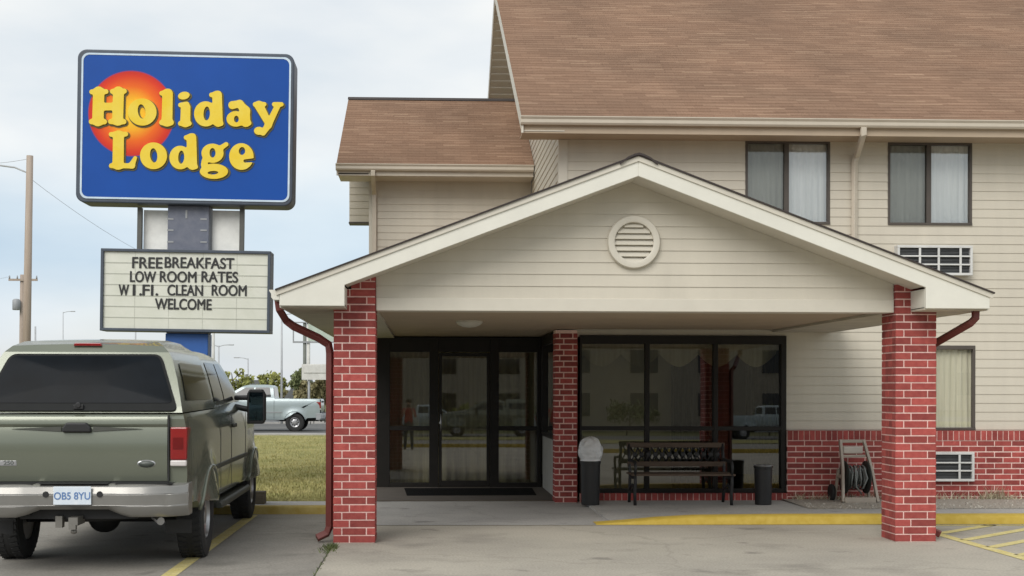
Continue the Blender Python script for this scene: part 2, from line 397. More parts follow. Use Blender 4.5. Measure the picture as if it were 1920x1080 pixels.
# ------------------------------------------------------------------ the ground
YW = 17.7      # main front wall
YD = 20.2      # recessed entrance
def ground_mat(name, c1, c2, scale, c3=None, joints=(), bump=.15, bscale=80, rough=.95):
    m = bpy.data.materials.new(name); m.use_nodes = True; t = m.node_tree; b = t.nodes['Principled BSDF']; b.inputs['Roughness'].default_value = rough; b.inputs['Specular IOR Level'].default_value = .25
    tc = t.nodes.new('ShaderNodeTexCoord')
    n = t.nodes.new('ShaderNodeTexNoise'); n.inputs['Scale'].default_value = scale; n.inputs['Detail'].default_value = 9; n.inputs['Roughness'].default_value = .6
    t.links.new(tc.outputs['Object'], n.inputs['Vector'])
    r = t.nodes.new('ShaderNodeValToRGB'); r.color_ramp.elements[0].position = .32; r.color_ramp.elements[1].position = .68
    r.color_ramp.elements[0].color = (*c1, 1); r.color_ramp.elements[1].color = (*c2, 1); t.links.new(n.outputs[0], r.inputs[0])
    last = r.outputs[0]
    if c3:   # blotchy stains
        n3 = t.nodes.new('ShaderNodeTexNoise'); n3.inputs['Scale'].default_value = scale*2.3; n3.inputs['Detail'].default_value = 5; n3.inputs['Roughness'].default_value = .55
        mp = t.nodes.new('ShaderNodeMapping'); mp.inputs['Location'].default_value = (3.1, 8.2, 0); mp.inputs['Scale'].default_value = (.8, 1, 1)
        t.links.new(tc.outputs['Object'], mp.inputs[0]); t.links.new(mp.outputs[0], n3.inputs['Vector'])
        r3 = t.nodes.new('ShaderNodeValToRGB'); r3.color_ramp.elements[0].position = .56; r3.color_ramp.elements[0].color = (0,0,0,1); r3.color_ramp.elements[1].position = .74; r3.color_ramp.elements[1].color = (.75,.75,.75,1)
        t.links.new(n3.outputs[0], r3.inputs[0])
        mx = t.nodes.new('ShaderNodeMix'); mx.data_type = 'RGBA'; mx.inputs[7].default_value = (*c3, 1)
        t.links.new(r3.outputs[0], mx.inputs[0]); t.links.new(last, mx.inputs[6]); last = mx.outputs[2]
    if 'concrete' in name:      # drips and oil spots
        no = t.nodes.new('ShaderNodeTexNoise'); no.inputs['Scale'].default_value = 2.4; no.inputs['Detail'].default_value = 4; mo = t.nodes.new('ShaderNodeMapping'); mo.inputs['Location'].default_value = (11.3, 4.7, 2.2)
        t.links.new(tc.outputs['Object'], mo.inputs[0]); t.links.new(mo.outputs[0], no.inputs['Vector'])
        ro = t.nodes.new('ShaderNodeValToRGB'); ro.color_ramp.elements[0].position = .63; ro.color_ramp.elements[0].color = (0, 0, 0, 1); ro.color_ramp.elements[1].position = .74; ro.color_ramp.elements[1].color = (.5, .5, .5, 1); t.links.new(no.outputs[0], ro.inputs[0])
        mo2 = t.nodes.new('ShaderNodeMix'); mo2.data_type = 'RGBA'; mo2.inputs[7].default_value = (.11, .10, .09, 1); t.links.new(ro.outputs[0], mo2.inputs[0]); t.links.new(last, mo2.inputs[6]); last = mo2.outputs[2]
    if 'concrete' in name:      # hairline cracks where the noise lets them show
        nd = t.nodes.new('ShaderNodeTexNoise'); nd.inputs['Scale'].default_value = 1.7; nd.inputs['Detail'].default_value = 6; t.links.new(tc.outputs['Object'], nd.inputs['Vector'])
        va = t.nodes.new('ShaderNodeMix'); va.data_type = 'VECTOR'; va.inputs[0].default_value = .35
        t.links.new(tc.outputs['Object'], va.inputs[4]); t.links.new(nd.outputs['Color'], va.inputs[5])
        vo = t.nodes.new('ShaderNodeTexVoronoi'); vo.feature = 'DISTANCE_TO_EDGE'; vo.inputs['Scale'].default_value = .5; t.links.new(va.outputs[1], vo.inputs['Vector'])
        cr_ = t.nodes.new('ShaderNodeValToRGB'); cr_.color_ramp.elements[0].position = .002; cr_.color_ramp.elements[0].color = (.3, .3, .3, 1); cr_.color_ramp.elements[1].position = .007; cr_.color_ramp.elements[1].color = (0, 0, 0, 1)
        t.links.new(vo.outputs['Distance'], cr_.inputs[0])
        mk = t.nodes.new('ShaderNodeMath'); mk.operation = 'MULTIPLY'; t.links.new(cr_.outputs[0], mk.inputs[0]); t.links.new(n.outputs[0], mk.inputs[1])
        mc = t.nodes.new('ShaderNodeMix'); mc.data_type = 'RGBA'; mc.inputs[7].default_value = (.09, .08, .065, 1); t.links.new(mk.outputs[0], mc.inputs[0]); t.links.new(last, mc.inputs[6]); last = mc.outputs[2]
    n5 = t.nodes.new('ShaderNodeTexNoise'); n5.inputs['Scale'].default_value = 45; n5.inputs['Detail'].default_value = 3
    t.links.new(tc.outputs['Object'], n5.inputs['Vector'])
    r5 = t.nodes.new('ShaderNodeValToRGB'); r5.color_ramp.elements[0].position = .3; r5.color_ramp.elements[0].color = (.84,.84,.84,1); r5.color_ramp.elements[1].position = .7; r5.color_ramp.elements[1].color = (1.12,1.12,1.12,1)
    t.links.new(n5.outputs[0], r5.inputs[0])
    ml = t.nodes.new('ShaderNodeMix'); ml.data_type = 'RGBA'; ml.blend_type = 'MULTIPLY'; ml.inputs[0].default_value = 1
    t.links.new(last, ml.inputs[6]); t.links.new(r5.outputs[0], ml.inputs[7]); t.links.new(ml.outputs[2], b.inputs['Base Color'])
    n2 = t.nodes.new('ShaderNodeTexNoise'); n2.inputs['Scale'].default_value = bscale; n2.inputs['Detail'].default_value = 4; t.links.new(tc.outputs['Object'], n2.inputs['Vector'])
    bp = t.nodes.new('ShaderNodeBump'); bp.inputs['Strength'].default_value = bump; bp.inputs['Distance'].default_value = .01
    t.links.new(n2.outputs[0], bp.inputs['Height']); t.links.new(bp.outputs[0], b.inputs['Normal'])
    MC[name] = m; return m
CONC = ground_mat('lot_concrete', (.335, .308, .262), (.47, .432, .36), .42, (.215, .197, .17))
CONC2 = ground_mat('old_concrete', (.235, .22, .195), (.33, .31, .27), .7, (.18, .17, .15))
WALK = ground_mat('walk_concrete', (.35, .34, .325), (.45, .435, .41), .8, (.29, .28, .26))
ASPH = ground_mat('asphalt', (.10, .10, .10), (.17, .168, .16), .3)
GRASSG = ground_mat('lawn', (.19, .19, .055), (.34, .30, .11), .6, (.42, .36, .17), bump=.6, bscale=30)
FIELD = ground_mat('far_field', (.10, .11, .04), (.17, .16, .07), .05)
SOIL = ground_mat('bed_gravel', (.27, .24, .20), (.44, .40, .345), 22, (.19, .165, .13), bump=.9, bscale=40)
YELLOW = mat('yellow_line_paint', (.44, .30, .03), rough=.75, col2=(.54, .39, .075), scale=9, bump=.1)
WORN = ground_mat('worn_yellow_paint', (.58, .48, .17), (.68, .60, .30), 6, (.46, .42, .31))

def sheet(name, x0, x1, y0, y1, z, m):
    mb = MB(); mb.face([(x0, y0, z), (x1, y0, z), (x1, y1, z), (x0, y1, z)]); return struct(name, mb, m)
sheet('ground', -900, 900, -500, 1300, -.02, FIELD)
sheet('parking_lot', -40, -.97, -11, 16.05, -.004, CONC2)
sheet('driveway', -.955, 34, -11, 14.66, 0, CONC)
sheet('lawn', -60, -1.2, 17.35, 43, .012, GRASSG)
sheet('road', -200, 200, 43.6, 58, .0, ASPH)
sheet('verge', -200, 200, 59, 120, 0, FIELD)
mb = MB(); mb.box(-200, 200, 43.0, 43.6, -.1, .06); struct('road_kerb', mb, WALK)
mb = MB(); mb.box(-200, 200, 58, 58.4, -.1, .12); struct('far_kerb', mb, WALK)
sheet('sidewalk', -.955, 34, 14.664, YD + .3, .004, WALK)
mb = MB(); mb.box(2.2, 34, 14.95, YW, -.05, .03); struct('raised_walk', mb, [WALK])
# expansion joint between the two slabs, and saw-cut joints
mb = MB()
mb.box(-.975, -.95, -8, 16.05, -.03, -.006)
for yy in (7.6,):
    mb.box(-.95, 34, yy, yy + .012, .0, .003)
mb.box(1.55, 1.562, -8, 7.5, 0, .003)
struct('slab_joints', mb, mat('joint_dirt', (.07, .062, .05), rough=1))
# yellow kerb in front of the right-hand walk, ramping down to the left
mb = MB()
xs = [2.0, 2.35, 2.75, 3.2, 4.3] + [5.5 + 1.5*i for i in range(18)]; hs = [.012, .035, .07, .095, .105]
prof = None
for i, x in enumerate(xs):
    h = hs[i] if i < len(hs) else .105
    ring = [(x, 14.67, 0), (x, 14.685, h*.75), (x, 14.71, h), (x, 14.95, h), (x, 14.955, 0)]
    ring = [mb.bm.verts.new(p) for p in ring]
    if prof:
        for k in range(4): mb.bm.faces.new((prof[k], prof[k+1], ring[k+1], ring[k]))
    prof = ring
struct('yellow_kerb', mb, YELLOW, smooth=50)
# parking kerb past the pickup
mb = MB(); mb.box(-40, -.97, 16.05, 16.22, -.05, .10)
struct('parking_kerb', mb, mat('faded_yellow_paint', (.34, .24, .05), rough=.9, col2=(.46, .36, .13), scale=7), bevel=.02)
mb = MB(); mb.box(-40, -.96, 16.22, 17.36, -.05, .045); struct('footpath', mb, WALK)
# parking stripes
mb = MB()
for x in (-2.27, -5.1, -7.9, -10.7):
    mb.face([(x, 10.55, .0), (x + .13, 10.55, .0), (x + .13, 15.9, .0), (x, 15.9, .0)])
struct('parking_stripes', mb, WORN)
mb = MB(); z = .004
def strip(p, q, wd):
    p, q = Vector((*p, z)), Vector((*q, z)); n = Vector((-(q-p).y, (q-p).x, 0)).normalized()*wd/2
    mb.face([p-n, q-n, q+n, p+n])
strip((5.68, 14.5), (5.68, 8.5), .13)
for i in range(9):
    y0 = 13.75 - i*.62; x1 = min(9.2, 5.74 + (14.6 - y0)*1.15); strip((5.74, y0), (x1, y0 + (x1-5.74)/1.15), .12)
strip((5.8, 14.55), (9.2, 14.55), .08)
struct('hatched_marking', mb, WORN)
# gravel strip along the wall base
mb = MB(); mb.face([(5.05, 16.3, .034), (34, 16.3, .034), (34, YW, .05), (5.05, YW, .05)]); struct('gravel_bed', mb, SOIL)
mb = MB()
for i in range(1500):
    x = random.uniform(5.1, 12); y = random.uniform(16.2, YW - .02); s = random.uniform(.008, .024)
    p = [(x + s*random.uniform(-1.2, 1.2), y + s*random.uniform(-1, 1), .035) for _ in range(3)]
    mb.face([p[0], p[1], (x, y, .035 + s)]); mb.face([p[1], p[2], (x, y, .035 + s)]); mb.face([p[2], p[0], (x, y, .035 + s)])
tag(mb.build('gravel', mat('gravel_stone', (.30, .27, .23), col2=(.55, .52, .46), scale=30, island=.35, rough=.95)), 'loose tan gravel spread along the base of the brick wall', 'gravel', kind='stuff')
# grass
def blades(mb, n, fx, h, wdt, lean=.5):
    for _ in range(n):
        x, y, z = fx(); a = random.uniform(0, 6.28); hh = h*random.uniform(.5, 1.3); w2 = wdt*random.uniform(.6, 1.3)
        dx, dy = math.cos(a), math.sin(a); l = random.uniform(-lean, lean)*hh; l2 = random.uniform(-lean, lean)*hh
        mb.face([(x - dx*w2, y - dy*w2, z), (x + dx*w2, y + dy*w2, z), (x + l, y + l2, z + hh)])
mb = MB()
def lawn_pt():
    y = 17.5 + 25*random.random()**1.8; return (random.uniform(-.62*y + 4, -1.3 if y < 25 else .2), y, .012)
blades(mb, 42000, lawn_pt, .045, .012)
tag(mb.build('grass', mat('grass_blade', (.235, .24, .08), col2=(.46, .40, .18), scale=.9, island=.16, rough=.8), fix=False), 'patchy yellow green lawn between the parking lot and the road', 'grass', kind='stuff')
mb = MB()
blades(mb, 900, lambda: (random.uniform(5.2, 8.9), YW - .05 - abs(random.gauss(0, .09)), .04), .11, .006, 1.0)
blades(mb, 60, lambda: (random.gauss(8.1, .09), YW - .14, .04), .22, .008, .9)
tag(mb.build('dry_weeds', mat('dry_weed', (.42, .37, .24), col2=(.58, .53, .40), island=.3), fix=False), 'dry pale weeds sprouting along the foot of the brick wall', 'weeds', kind='stuff')
mb = MB()
blades(mb, 240, lambda: (-.96 + random.gauss(0, .035), 12.75 - abs(random.gauss(0, .22)), -.004), .05, .006, 1.0)
blades(mb, 90, lambda: (-.96 + random.gauss(0, .012), random.uniform(10, 12.6), -.004), .025, .005, 1.0)
tag(mb.build('weeds', mat('green_weed', (.06, .085, .025), col2=(.13, .15, .05), island=.3), fix=False), 'green weeds in the slab joint beside the left brick pillar', 'weeds', kind='stuff')

# ------------------------------------------------------------------ the motel
MX0 = at(1050, 300, YW).x            # left corner of the tall block (gable wall)
RX0 = MX0 - .60                      # its roof overhang
EY, EZ = YW - .60, 5.36              # eave line
RYY, SL = 24.0, .575                 # ridge depth, pitch
RZ = EZ + SL*(RYY - EY); MX1 = 16.0
bld = thing('motel_building', (6, 20, 0), 'two storey beige sided motel with brown shingle roof and red brick base', 'building')
def rect(px0, py0, px1, py1, Y):
    a, b = at(px0, py1, Y), at(px1, py0, Y); return (a.x, b.x, a.z, b.z)
UW = [rect(1397, 263, 1556, 420, YW), rect(1664, 266, 1822, 422, YW)]
LW = rect(1671, 648, 1828, 806, YW)
SF = rect(1086, 630, 1473, 924, YW)
BR_TOP = at(1560, 807, YW).z
UW.append((UW[1][0] + 2.02, UW[1][1] + 2.02, UW[1][2], UW[1][3]))
mb = MB()
siding_x(mb, MX0, MX1, .02, 5.16, YW, holes=UW + [LW, SF, (SF[1], MX1, 0, BR_TOP), (MX0, SF[0], 0, 2.35)])
# gable end wall: above the entrance roof, up to the rakes
yb = 2*RYY - YW
siding_y(mb, YW, yb, 2.7, RZ - .25, MX0, yl=lambda z: max(YW, EY + (z + .22 - EZ)/SL + 0), yr=lambda z: min(yb, 2*RYY - EY - (z + .22 - EZ)/SL))
mb.box(MX0 + .004, MX1, yb - .1, yb, 0, 5.1)      # back wall
mb.box(MX1 - .1, MX1, YW + .2, yb - .11, 0, 5.1)
mb.build('wall', SIDING, bld)
mb = MB(); mb.box(MX0 - .02, MX0 + .105, YW - .022, YW + .02, 2.7, 5.15); mb.box(MX0 - .022, MX0 - .0, YW + .02, YW + .10, 2.7, 5.15)
mb.build('corner_board', TRIM, bld)
# brick base on the right
mb = MB(); n = int(BR_TOP/.08) - 1
brick_run(mb, SF[1] + .0, 12.5, YW - .09, .0, n)
rowlock(mb, SF[1], 12.5, YW - .1, n*.08, BR_TOP - n*.08)
rowlock(mb, SF[0], SF[1] - .002, YW - .1, .0, SF[2], w=.085)
mb.build('brick_base', [BRICK, MORTAR], bld)
# corner brick pier by the entrance
a = at(1041, 600, YW - .14); b = at(1083, 600, YW - .14)
mb = MB(); brick_pillar(mb, a.x, b.x, YW - .14, YW + .16, .0, 2.44)
mb.build('brick_pier', [BRICK, MORTAR], bld)
# main roof
up = Vector((0, 1, SL)).normalized(); RL = math.hypot(RYY - EY, RZ - EZ)
mb = MB()
roof_slope(mb, (RX0, EY - .04, EZ - .02), (MX1 + .5, EY - .04, EZ - .02), up, RL + .04)
upb = Vector((0, -1, SL)).normalized()
roof_slope(mb, (RX0, 2*RYY - EY + .04, EZ - .02), (MX1 + .5, 2*RYY - EY + .04, EZ - .02), upb, RL + .04)
mb.mi = 1
nrm = Vector((0, -SL, 1)).normalized()
mb.build('roof', [SHINGLE, DARKEDGE], bld)
mb = MB()     # rake boards, soffits
for sgn in (1, -1):
    def yy(y): return y if sgn == 1 else 2*RYY - y
    poly = [(yy(EY - .03), EZ - .035), (yy(RYY), RZ - .028), (yy(RYY), RZ - .23), (yy(EY - .03), EZ - .24)]
    mb.prism(poly, 'x', RX0 + .002, RX0 + .03)
    ns = 40
    for k in range(ns):
        ya = EY + (RYY - EY)*k/ns; yb_ = EY + (RYY - EY)*(k+1)/ns; za_, zb_ = EZ - .20 + (RZ - EZ)*k/ns, EZ - .20 + (RZ - EZ)*(k+1)/ns
        mb.prism([(yy(ya), za_), (yy(yb_), zb_), (yy(yb_), zb_ - .032), (yy(ya), za_ - .012)], 'x', RX0 + .031, MX0 - .002)
mb.build('rake_trim', TRIM, bld)
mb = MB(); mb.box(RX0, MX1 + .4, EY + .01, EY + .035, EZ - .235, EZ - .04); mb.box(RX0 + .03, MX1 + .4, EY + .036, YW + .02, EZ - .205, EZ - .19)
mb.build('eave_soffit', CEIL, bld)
def gutter(name, x0, x1, y, z, parent, m=GUTTER):
    mb = MB(); prof = [(0, 0), (0, -.11), (-.065, -.11), (-.085, -.085), (-.088, -.04), (-.112, -.012), (-.112, 0), (-.104, 0), (-.098, -.03), (-.078, -.036), (-.076, -.08), (-.06, -.1), (-.008, -.1), (-.008, 0)]
    mb.prism([(y + p, z + q) for p, q in prof], 'x', x0, x1); return mb.build(name, m, parent, smooth=30)
gutter('gutter', RX0 - .01, MX1 + .3, EY + .008, EZ - .02, bld)
def downspout(name, pts, parent, m=GUTTER, sq=(.038, .028)):
    mb = MB(); mb.tube(pts, .04, sq=sq); return mb.build(name, m, parent, bevel=.006)
dp = at(1600, 300, YW); dq = at(1619, 240, EY - .05)
downspout('downspout', [(dq.x, EY - .05, EZ - .13), (dq.x, EY - .05, EZ - .22), (dp.x + .02, YW - .08, EZ - .42), (dp.x, YW - .055, EZ - .50), (dp.x, YW - .055, 2.9)], bld)

def slide_window(name, r, Y, parent, screen_left=True, cur=((.55, .54, .50), (.70, .70, .66)), nm='window'):
    x0, x1, z0, z1 = r; xm = (x0 + x1)/2 + .0; fw = .035
    mb = MB()
    mb.box(x0, x1, Y - .02, Y + .05, z1 - .055, z1); mb.box(x0, x1, Y - .03, Y + .05, z0, z0 + fw)
    mb.box(x0, x0 + fw, Y - .02, Y + .05, z0 + fw, z1 - .055); mb.box(x1 - fw, x1, Y - .02, Y + .05, z0 + fw, z1 - .055)
    mb.box(xm - .05, xm + .018, Y - .016, Y + .05, z0 + fw, z1 - .055)
    w = mb.build(name, WFRAME, parent, bevel=.004)
    mb = MB(); mb.face([(x0 + fw, Y + .02, z0 + fw), (x1 - fw, Y + .02, z0 + fw), (x1 - fw, Y + .02, z1 - .055), (x0 + fw, Y + .02, z1 - .055)])
    mb.build('pane', WGLASS, w)
    if screen_left:
        mb = MB(); mb.face([(x0 + fw, Y + .0, z0 + fw), (xm - .05, Y + .0, z0 + fw), (xm - .05, Y + .0, z1 - .055), (x0 + fw, Y + .0, z1 - .055)])
        mb.build('insect_screen', SCREEN, w)
    mb = MB(); curtain(mb, x0 - .05, x1 + .05, Y + .075, z0 - .05, z1 + .03, .009, .085, ph=x0)
    mb.build('curtain', mat('curtain_' + nm, cur[0], rough=.95, col2=cur[1], scale=2.5, stretch=(9, 1, .3)), w)
    mb = MB(); mb.box(x0 - .06, x1 + .06, Y + .2, Y + .25, z0 - .06, z1 + .06); mb.build('backing', BLACK, w)
    return w
SCREEN = glass('insect_screen', (.70, .70, .68), -.02, .6, (.25, .25, .25))
slide_window('window', UW[0], YW, bld, cur=((.74, .745, .72), (.87, .87, .85)), nm='white')
slide_window('window', UW[1], YW, bld, cur=((.74, .745, .72), (.87, .87, .85)), nm='white')
slide_window('window', UW[2], YW, bld, cur=((.74, .745, .72), (.87, .87, .85)), nm='white')
slide_window('window', LW, YW, bld, screen_left=False, cur=((.58, .55, .42), (.74, .70, .56)), nm='cream')

def ac_unit(r, Y, parent, split, out=.14):
    x0, x1, z0, z1 = r; mb = MB(); f = .035; y0 = Y - out
    mb.box(x0, x1, y0, Y - .003, z1 - f, z1); mb.box(x0, x1, y0, Y - .003, z0, z0 + f)
    mb.box(x0, x0 + f, y0, Y - .003, z0 + f, z1 - f); mb.box(x1 - f, x1, y0, Y - .003, z0 + f, z1 - f)
    for s in split: mb.box(x0 + (x1-x0)*s - .016, x0 + (x1-x0)*s + .016, y0 + .004, y0 + .02, z0 + f, z1 - f)
    h = (z1 - z0 - 2*f)/3
    for k in (1, 2): mb.box(x0 + f, x1 - f, y0 + .001, y0 + .024, z0 + f + h*k - .011, z0 + f + h*k + .011)
    a = mb.build('air_conditioner', mat('ac_grey', (.62, .62, .60), rough=.5), parent, bevel=.004)
    mb = MB()
    mb.box(x0 + f, x1 - f, y0 + .06, y0 + .07, z0 + f, z1 - f)
    mb.build('coil', mat('ac_coil', (.035, .037, .04), rough=.6), a)
    mb = MB(); zz = z0 + f + .012
    while zz < z1 - f:
        mb.box(x0 + f, x1 - f, y0 + .035, y0 + .05, zz, zz + .006); zz += .02
    mb.build('grille', mat('ac_fin', (.13, .135, .14), rough=.6), a)
ac_unit(rect(1681, 461, 1822, 516, YW - .1), YW, bld, (.3, .55, .84))
ac_unit(rect(1690, 848, 1829, 903, YW - .2), YW - .085, bld, (.45, .80), out=.09)
# ---- storefront window
x0, x1, z0, z1 = SF
mb = MB(); f = .07
mb.box(x0, x1, YW - .05, YW + .06, z1 - .12, z1); mb.box(x0, x1, YW - .05, YW + .06, z0 - .0, z0 + .06)
mb.box(x0, x0 + .03, YW - .05, YW + .06, z0 + .06, z1 - .12); mb.box(x1 - .075, x1, YW - .05, YW + .06, z0 + .06, z1 - .12)
zr = at(1200, 803, YW).z
xv = [at(1213, 700, YW).x, at(1341, 700, YW).x]
for v in xv: mb.box(v - .032, v + .032, YW - .045, YW + .055, z0 + .06, z1 - .12)
segs = [(x0 + .03, xv[0] - .033), (xv[0] + .033, xv[1] - .033), (xv[1] + .033, x1 - .075)]
for a, b in segs: mb.box(a, b, YW - .042, YW + .05, zr - .03, zr + .03)
sf = mb.build('storefront_window', BRONZE, bld, bevel=.004)
for a, b in segs:
    for za, zb in ((z0 + .06, zr - .03), (zr + .03, z1 - .12)):
        t = random.uniform(-.0012, .0012); k = .0105*(zb - za); mb = MB(); mb.face([(a, YW + .010 + t, za), (b, YW + .010 - t, za), (b, YW + .010 - t + k, zb), (a, YW + .010 + t + k, zb)]); mb.build('pane', GLASS, sf)
# lobby behind it
WALLIN = mat('lobby_wall', (.46, .42, .32), rough=.9, var=.06); CARPET = mat('lobby_carpet', (.10, .085, .07), rough=1)
DRAPE = mat('drape_cloth', (.52, .49, .36), rough=.95, col2=(.70, .66, .50), scale=3, stretch=(8, 1, .4))
ix0, ix1, iy1 = MX0 + .12, 7.0, 23.2
mb = MB(); mb.box(ix0, ix1, iy1, iy1 + .1, 0, 2.6); mb.box(ix1, ix1 + .1, YW + .08, iy1, 0, 2.6); mb.box(ix0, ix1, YW + .07, iy1, 2.5, 2.6)
mb.box(-.98, ix0, iy1, iy1 + .1, 0, 2.6); mb.box(-1.08, -.98, YD + .08, iy1 + .1, 0, 2.6); mb.box(-.98, ix0 - .001, YD + .07, iy1, 2.5, 2.6)
mb.build('lobby_wall', WALLIN, bld)
mb = MB(); mb.box(-.98, ix1, YW + .07, iy1, -.05, .02); mb.build('lobby_floor', CARPET, bld)
def swag(mb, a, b, y, ztop, drop):
    n = 14; m = 5
    g = [[mb.bm.verts.new((a + (b-a)*i/n, y - .05*math.sin(math.pi*j/m), ztop - (drop*(.45 + .55*math.sin(math.pi*i/n)))*j/m)) for i in range(n+1)] for j in range(m+1)]
    for j in range(m):
        for i in range(n): f = mb.bm.faces.new((g[j][i], g[j][i+1], g[j+1][i+1], g[j+1][i])); f.smooth = True
mb = MB(); ns = 5; ww = (x1 - x0 - .15)/ns
for i in range(ns): swag(mb, x0 + .06 + ww*i, x0 + .06 + ww*(i+1) + .02, YW + .25 + .004*i, z1 - .10, .34)
mb.build('valance', DRAPE, bld)
mb = MB(); curtain(mb, at(1258, 700, YW + .3).x, at(1338, 700, YW + .3).x, YW + .3, .15, z1 - .2, .035, .10)
curtain(mb, at(1400, 700, YW + .3).x, at(1468, 700, YW + .3).x, YW + .3, .15, z1 - .2, .035, .10)
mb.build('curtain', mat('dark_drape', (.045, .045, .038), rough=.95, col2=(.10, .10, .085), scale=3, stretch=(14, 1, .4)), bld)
PALEDR = mat('pale_drape', (.52, .48, .34), rough=.95, col2=(.68, .63, .47), scale=2.5, stretch=(9, 1, .3))
mb = MB(); curtain(mb, -.9, MX0 - .05, YD + .55, .04, 2.4, .035, .16); mb.build('curtain', PALEDR, bld)
mb = MB(); mb.box(SF[0] + .1, at(1262, 700, YW + .8).x, YW + .75, YW + .85, .02, 2.45); mb.build('lobby_partition', mat('partition_paint', (.60, .56, .42), rough=.9, var=.04), bld)
# ---- entrance storefront
Z = lambda py: at(860, py, YD).z
X = lambda px: at(px, 760, YD).x
ztop, zbot = 2.44, .0; exl, exr = -.98, MX0 - .03
mb = MB()
vs = [(exl, X(731)), (X(805), X(822)), (X(919), X(935)), (X(1007), exr)]
for a, b in vs: mb.box(a, b, YD - .05, YD + .08, zbot, ztop)
gaps = [(X(731), X(805)), (X(822), X(919)), (X(935), X(1007))]
for i, (a, b) in enumerate(gaps):
    mb.box(a, b, YD - .045, YD + .075, Z(660), ztop)
    if i != 1:
        mb.box(a, b, YD - .045, YD + .075, zbot, Z(905)); mb.box(a, b, YD - .04, YD + .07, Z(807), Z(799))
en = mb.build('entrance_frame', BRONZE, bld, bevel=.004)
def tpane(a, b, za, zb, par, y):
    # panes hang a fraction of a degree out of plumb
    k = .0105; mb = MB(); mb.face([(a, y, za), (b, y, za), (b, y + k*(zb-za), zb), (a, y + k*(zb-za), zb)]); mb.build('pane', GLASS, par)
for i in (0, 2):
    a, b = gaps[i]; tpane(a, b, Z(905), Z(807), en, YD + .015); tpane(a, b, Z(799), Z(660), en, YD + .015)
a, b = gaps[1]; a += .006; b -= .006
mb = MB(); mb.box(a, a + .05, YD - .035, YD + .02, .03, Z(662)); mb.box(b - .05, b, YD - .035, YD + .02, .03, Z(662))
mb.box(a + .05, b - .05, YD - .035, YD + .02, Z(668), Z(662)); mb.box(a + .05, b - .05, YD - .035, YD + .02, .03, Z(901))
door = mb.build('door', BRONZE, bld, bevel=.004)
tpane(a + .05, b - .05, Z(901), Z(668), door, YD + .01)
mb = MB(); mb.tube([(a + .035, YD - .035, .92), (a + .035, YD - .085, .93), (a + .035, YD - .085, 1.18), (a + .035, YD - .035, 1.19)], .011); mb.build('handle', STEEL, door)
mb = MB(); mb.cyl((a + .025, YD - .05, 1.06), (a + .025, YD - .034, 1.06), .022); mb.build('lock', STEEL, door)
# gable wall inside the entrance recess: low panel, dark framed side glass
mb = MB(); mb.box(MX0 - .012, MX0 + .03, YW + .165, YD - .055, 0, .86); mb.build('side_panel', mat('grey_panel', (.40, .385, .35), rough=.7), bld)
mb = MB(); xx = MX0 - .01
for y0_, y1_ in ((YW + .165, YW + .25), (YD - .26, YD - .06)): mb.box(xx - .03, xx + .05, y0_, y1_, .862, 2.44)
mb.box(xx - .03, xx + .05, YW + .251, YD - .261, .862, .93); mb.box(xx - .03, xx + .05, YW + .251, YD - .261, 2.3, 2.44)
sw = mb.build('side_window', BRONZE, bld)
mb = MB(); mb.face([(xx, YW + .25, .93), (xx, YD - .26, .93), (xx, YD - .26, 2.3), (xx, YW + .25, 2.3)]); mb.build('pane', GLASS, sw)
# ---- set-back wing on the left
WE = 21.8; WYW = 22.4; wa = at(631, 306, WE); WX0 = wa.x; WEZ = wa.z; WRY = 25.1; WRZ = WEZ + SL*(WRY - WE)
WC = at(694, 400, WYW).x
mb = MB(); siding_x(mb, WC, MX0 - .02, 2.5, WEZ - .16, WYW)
mb.box(WC, WC + .08, WYW + .02, 2*WRY - WYW, 0, WEZ - .2); mb.box(WC + .081, MX0 - .02, 2*WRY - WYW - .08, 2*WRY - WYW, 0, WEZ - .2)
mb.box(WC - .0, WC + .08, WYW + .0, WYW + .019, 0, 2.5)
mb.build('wing_wall', SIDING, bld)
mb = MB(); mb.box(WC - .02, WC + .09, WYW - .022, WYW - .0, 2.4, WEZ - .2); mb.build('corner_board', TRIM, bld)
mb = MB(); L_ = math.hypot(WRY - WE, WRZ - WEZ)
roof_slope(mb, (WX0, WE - .04, WEZ - .02), (MX0 - .016, WE - .04, WEZ - .02), up, L_ + .04)
roof_slope(mb, (WX0, 2*WRY - WE + .04, WEZ - .02), (MX0 - .016, 2*WRY - WE + .04, WEZ - .02), upb, L_ + .04)
mb.build('wing_roof', [SHINGLE, DARKEDGE], bld)
mb = MB(); mb.prism([(WRY - .13, WRZ - .05), (WRY, WRZ + .03), (WRY + .13, WRZ - .05), (WRY, WRZ + .012)], 'x', WX0 - .01, MX0 - .02); mb.build('ridge_cap', DARKEDGE, bld)
mb = MB()
for sgn in (1, -1):
    def yy(y): return y if sgn == 1 else 2*WRY - y
    mb.prism([(yy(WE - .03), WEZ - .035), (yy(WRY), WRZ - .028), (yy(WRY), WRZ - .2), (yy(WE - .03), WEZ - .21)], 'x', WX0 + .002, WX0 + .03)
    mb.prism([(yy(WE), WEZ - .17), (yy(WRY), WRZ - .16), (yy(WRY), WRZ - .18), (yy(WE), WEZ - .19)], 'x', WX0 + .031, WC)
mb.box(WX0 + .031, MX0 - .03, WE + .02, WYW + .02, WEZ - .215, WEZ - .195)
mb.box(WX0, MX0 - .03, WE + .0, WE + .019, WEZ - .21, WEZ - .05)
mb.build('wing_trim', GUTTER, bld)
gutter('gutter', WX0 - .01, MX0 - .03, WE - .002, WEZ - .02, bld)
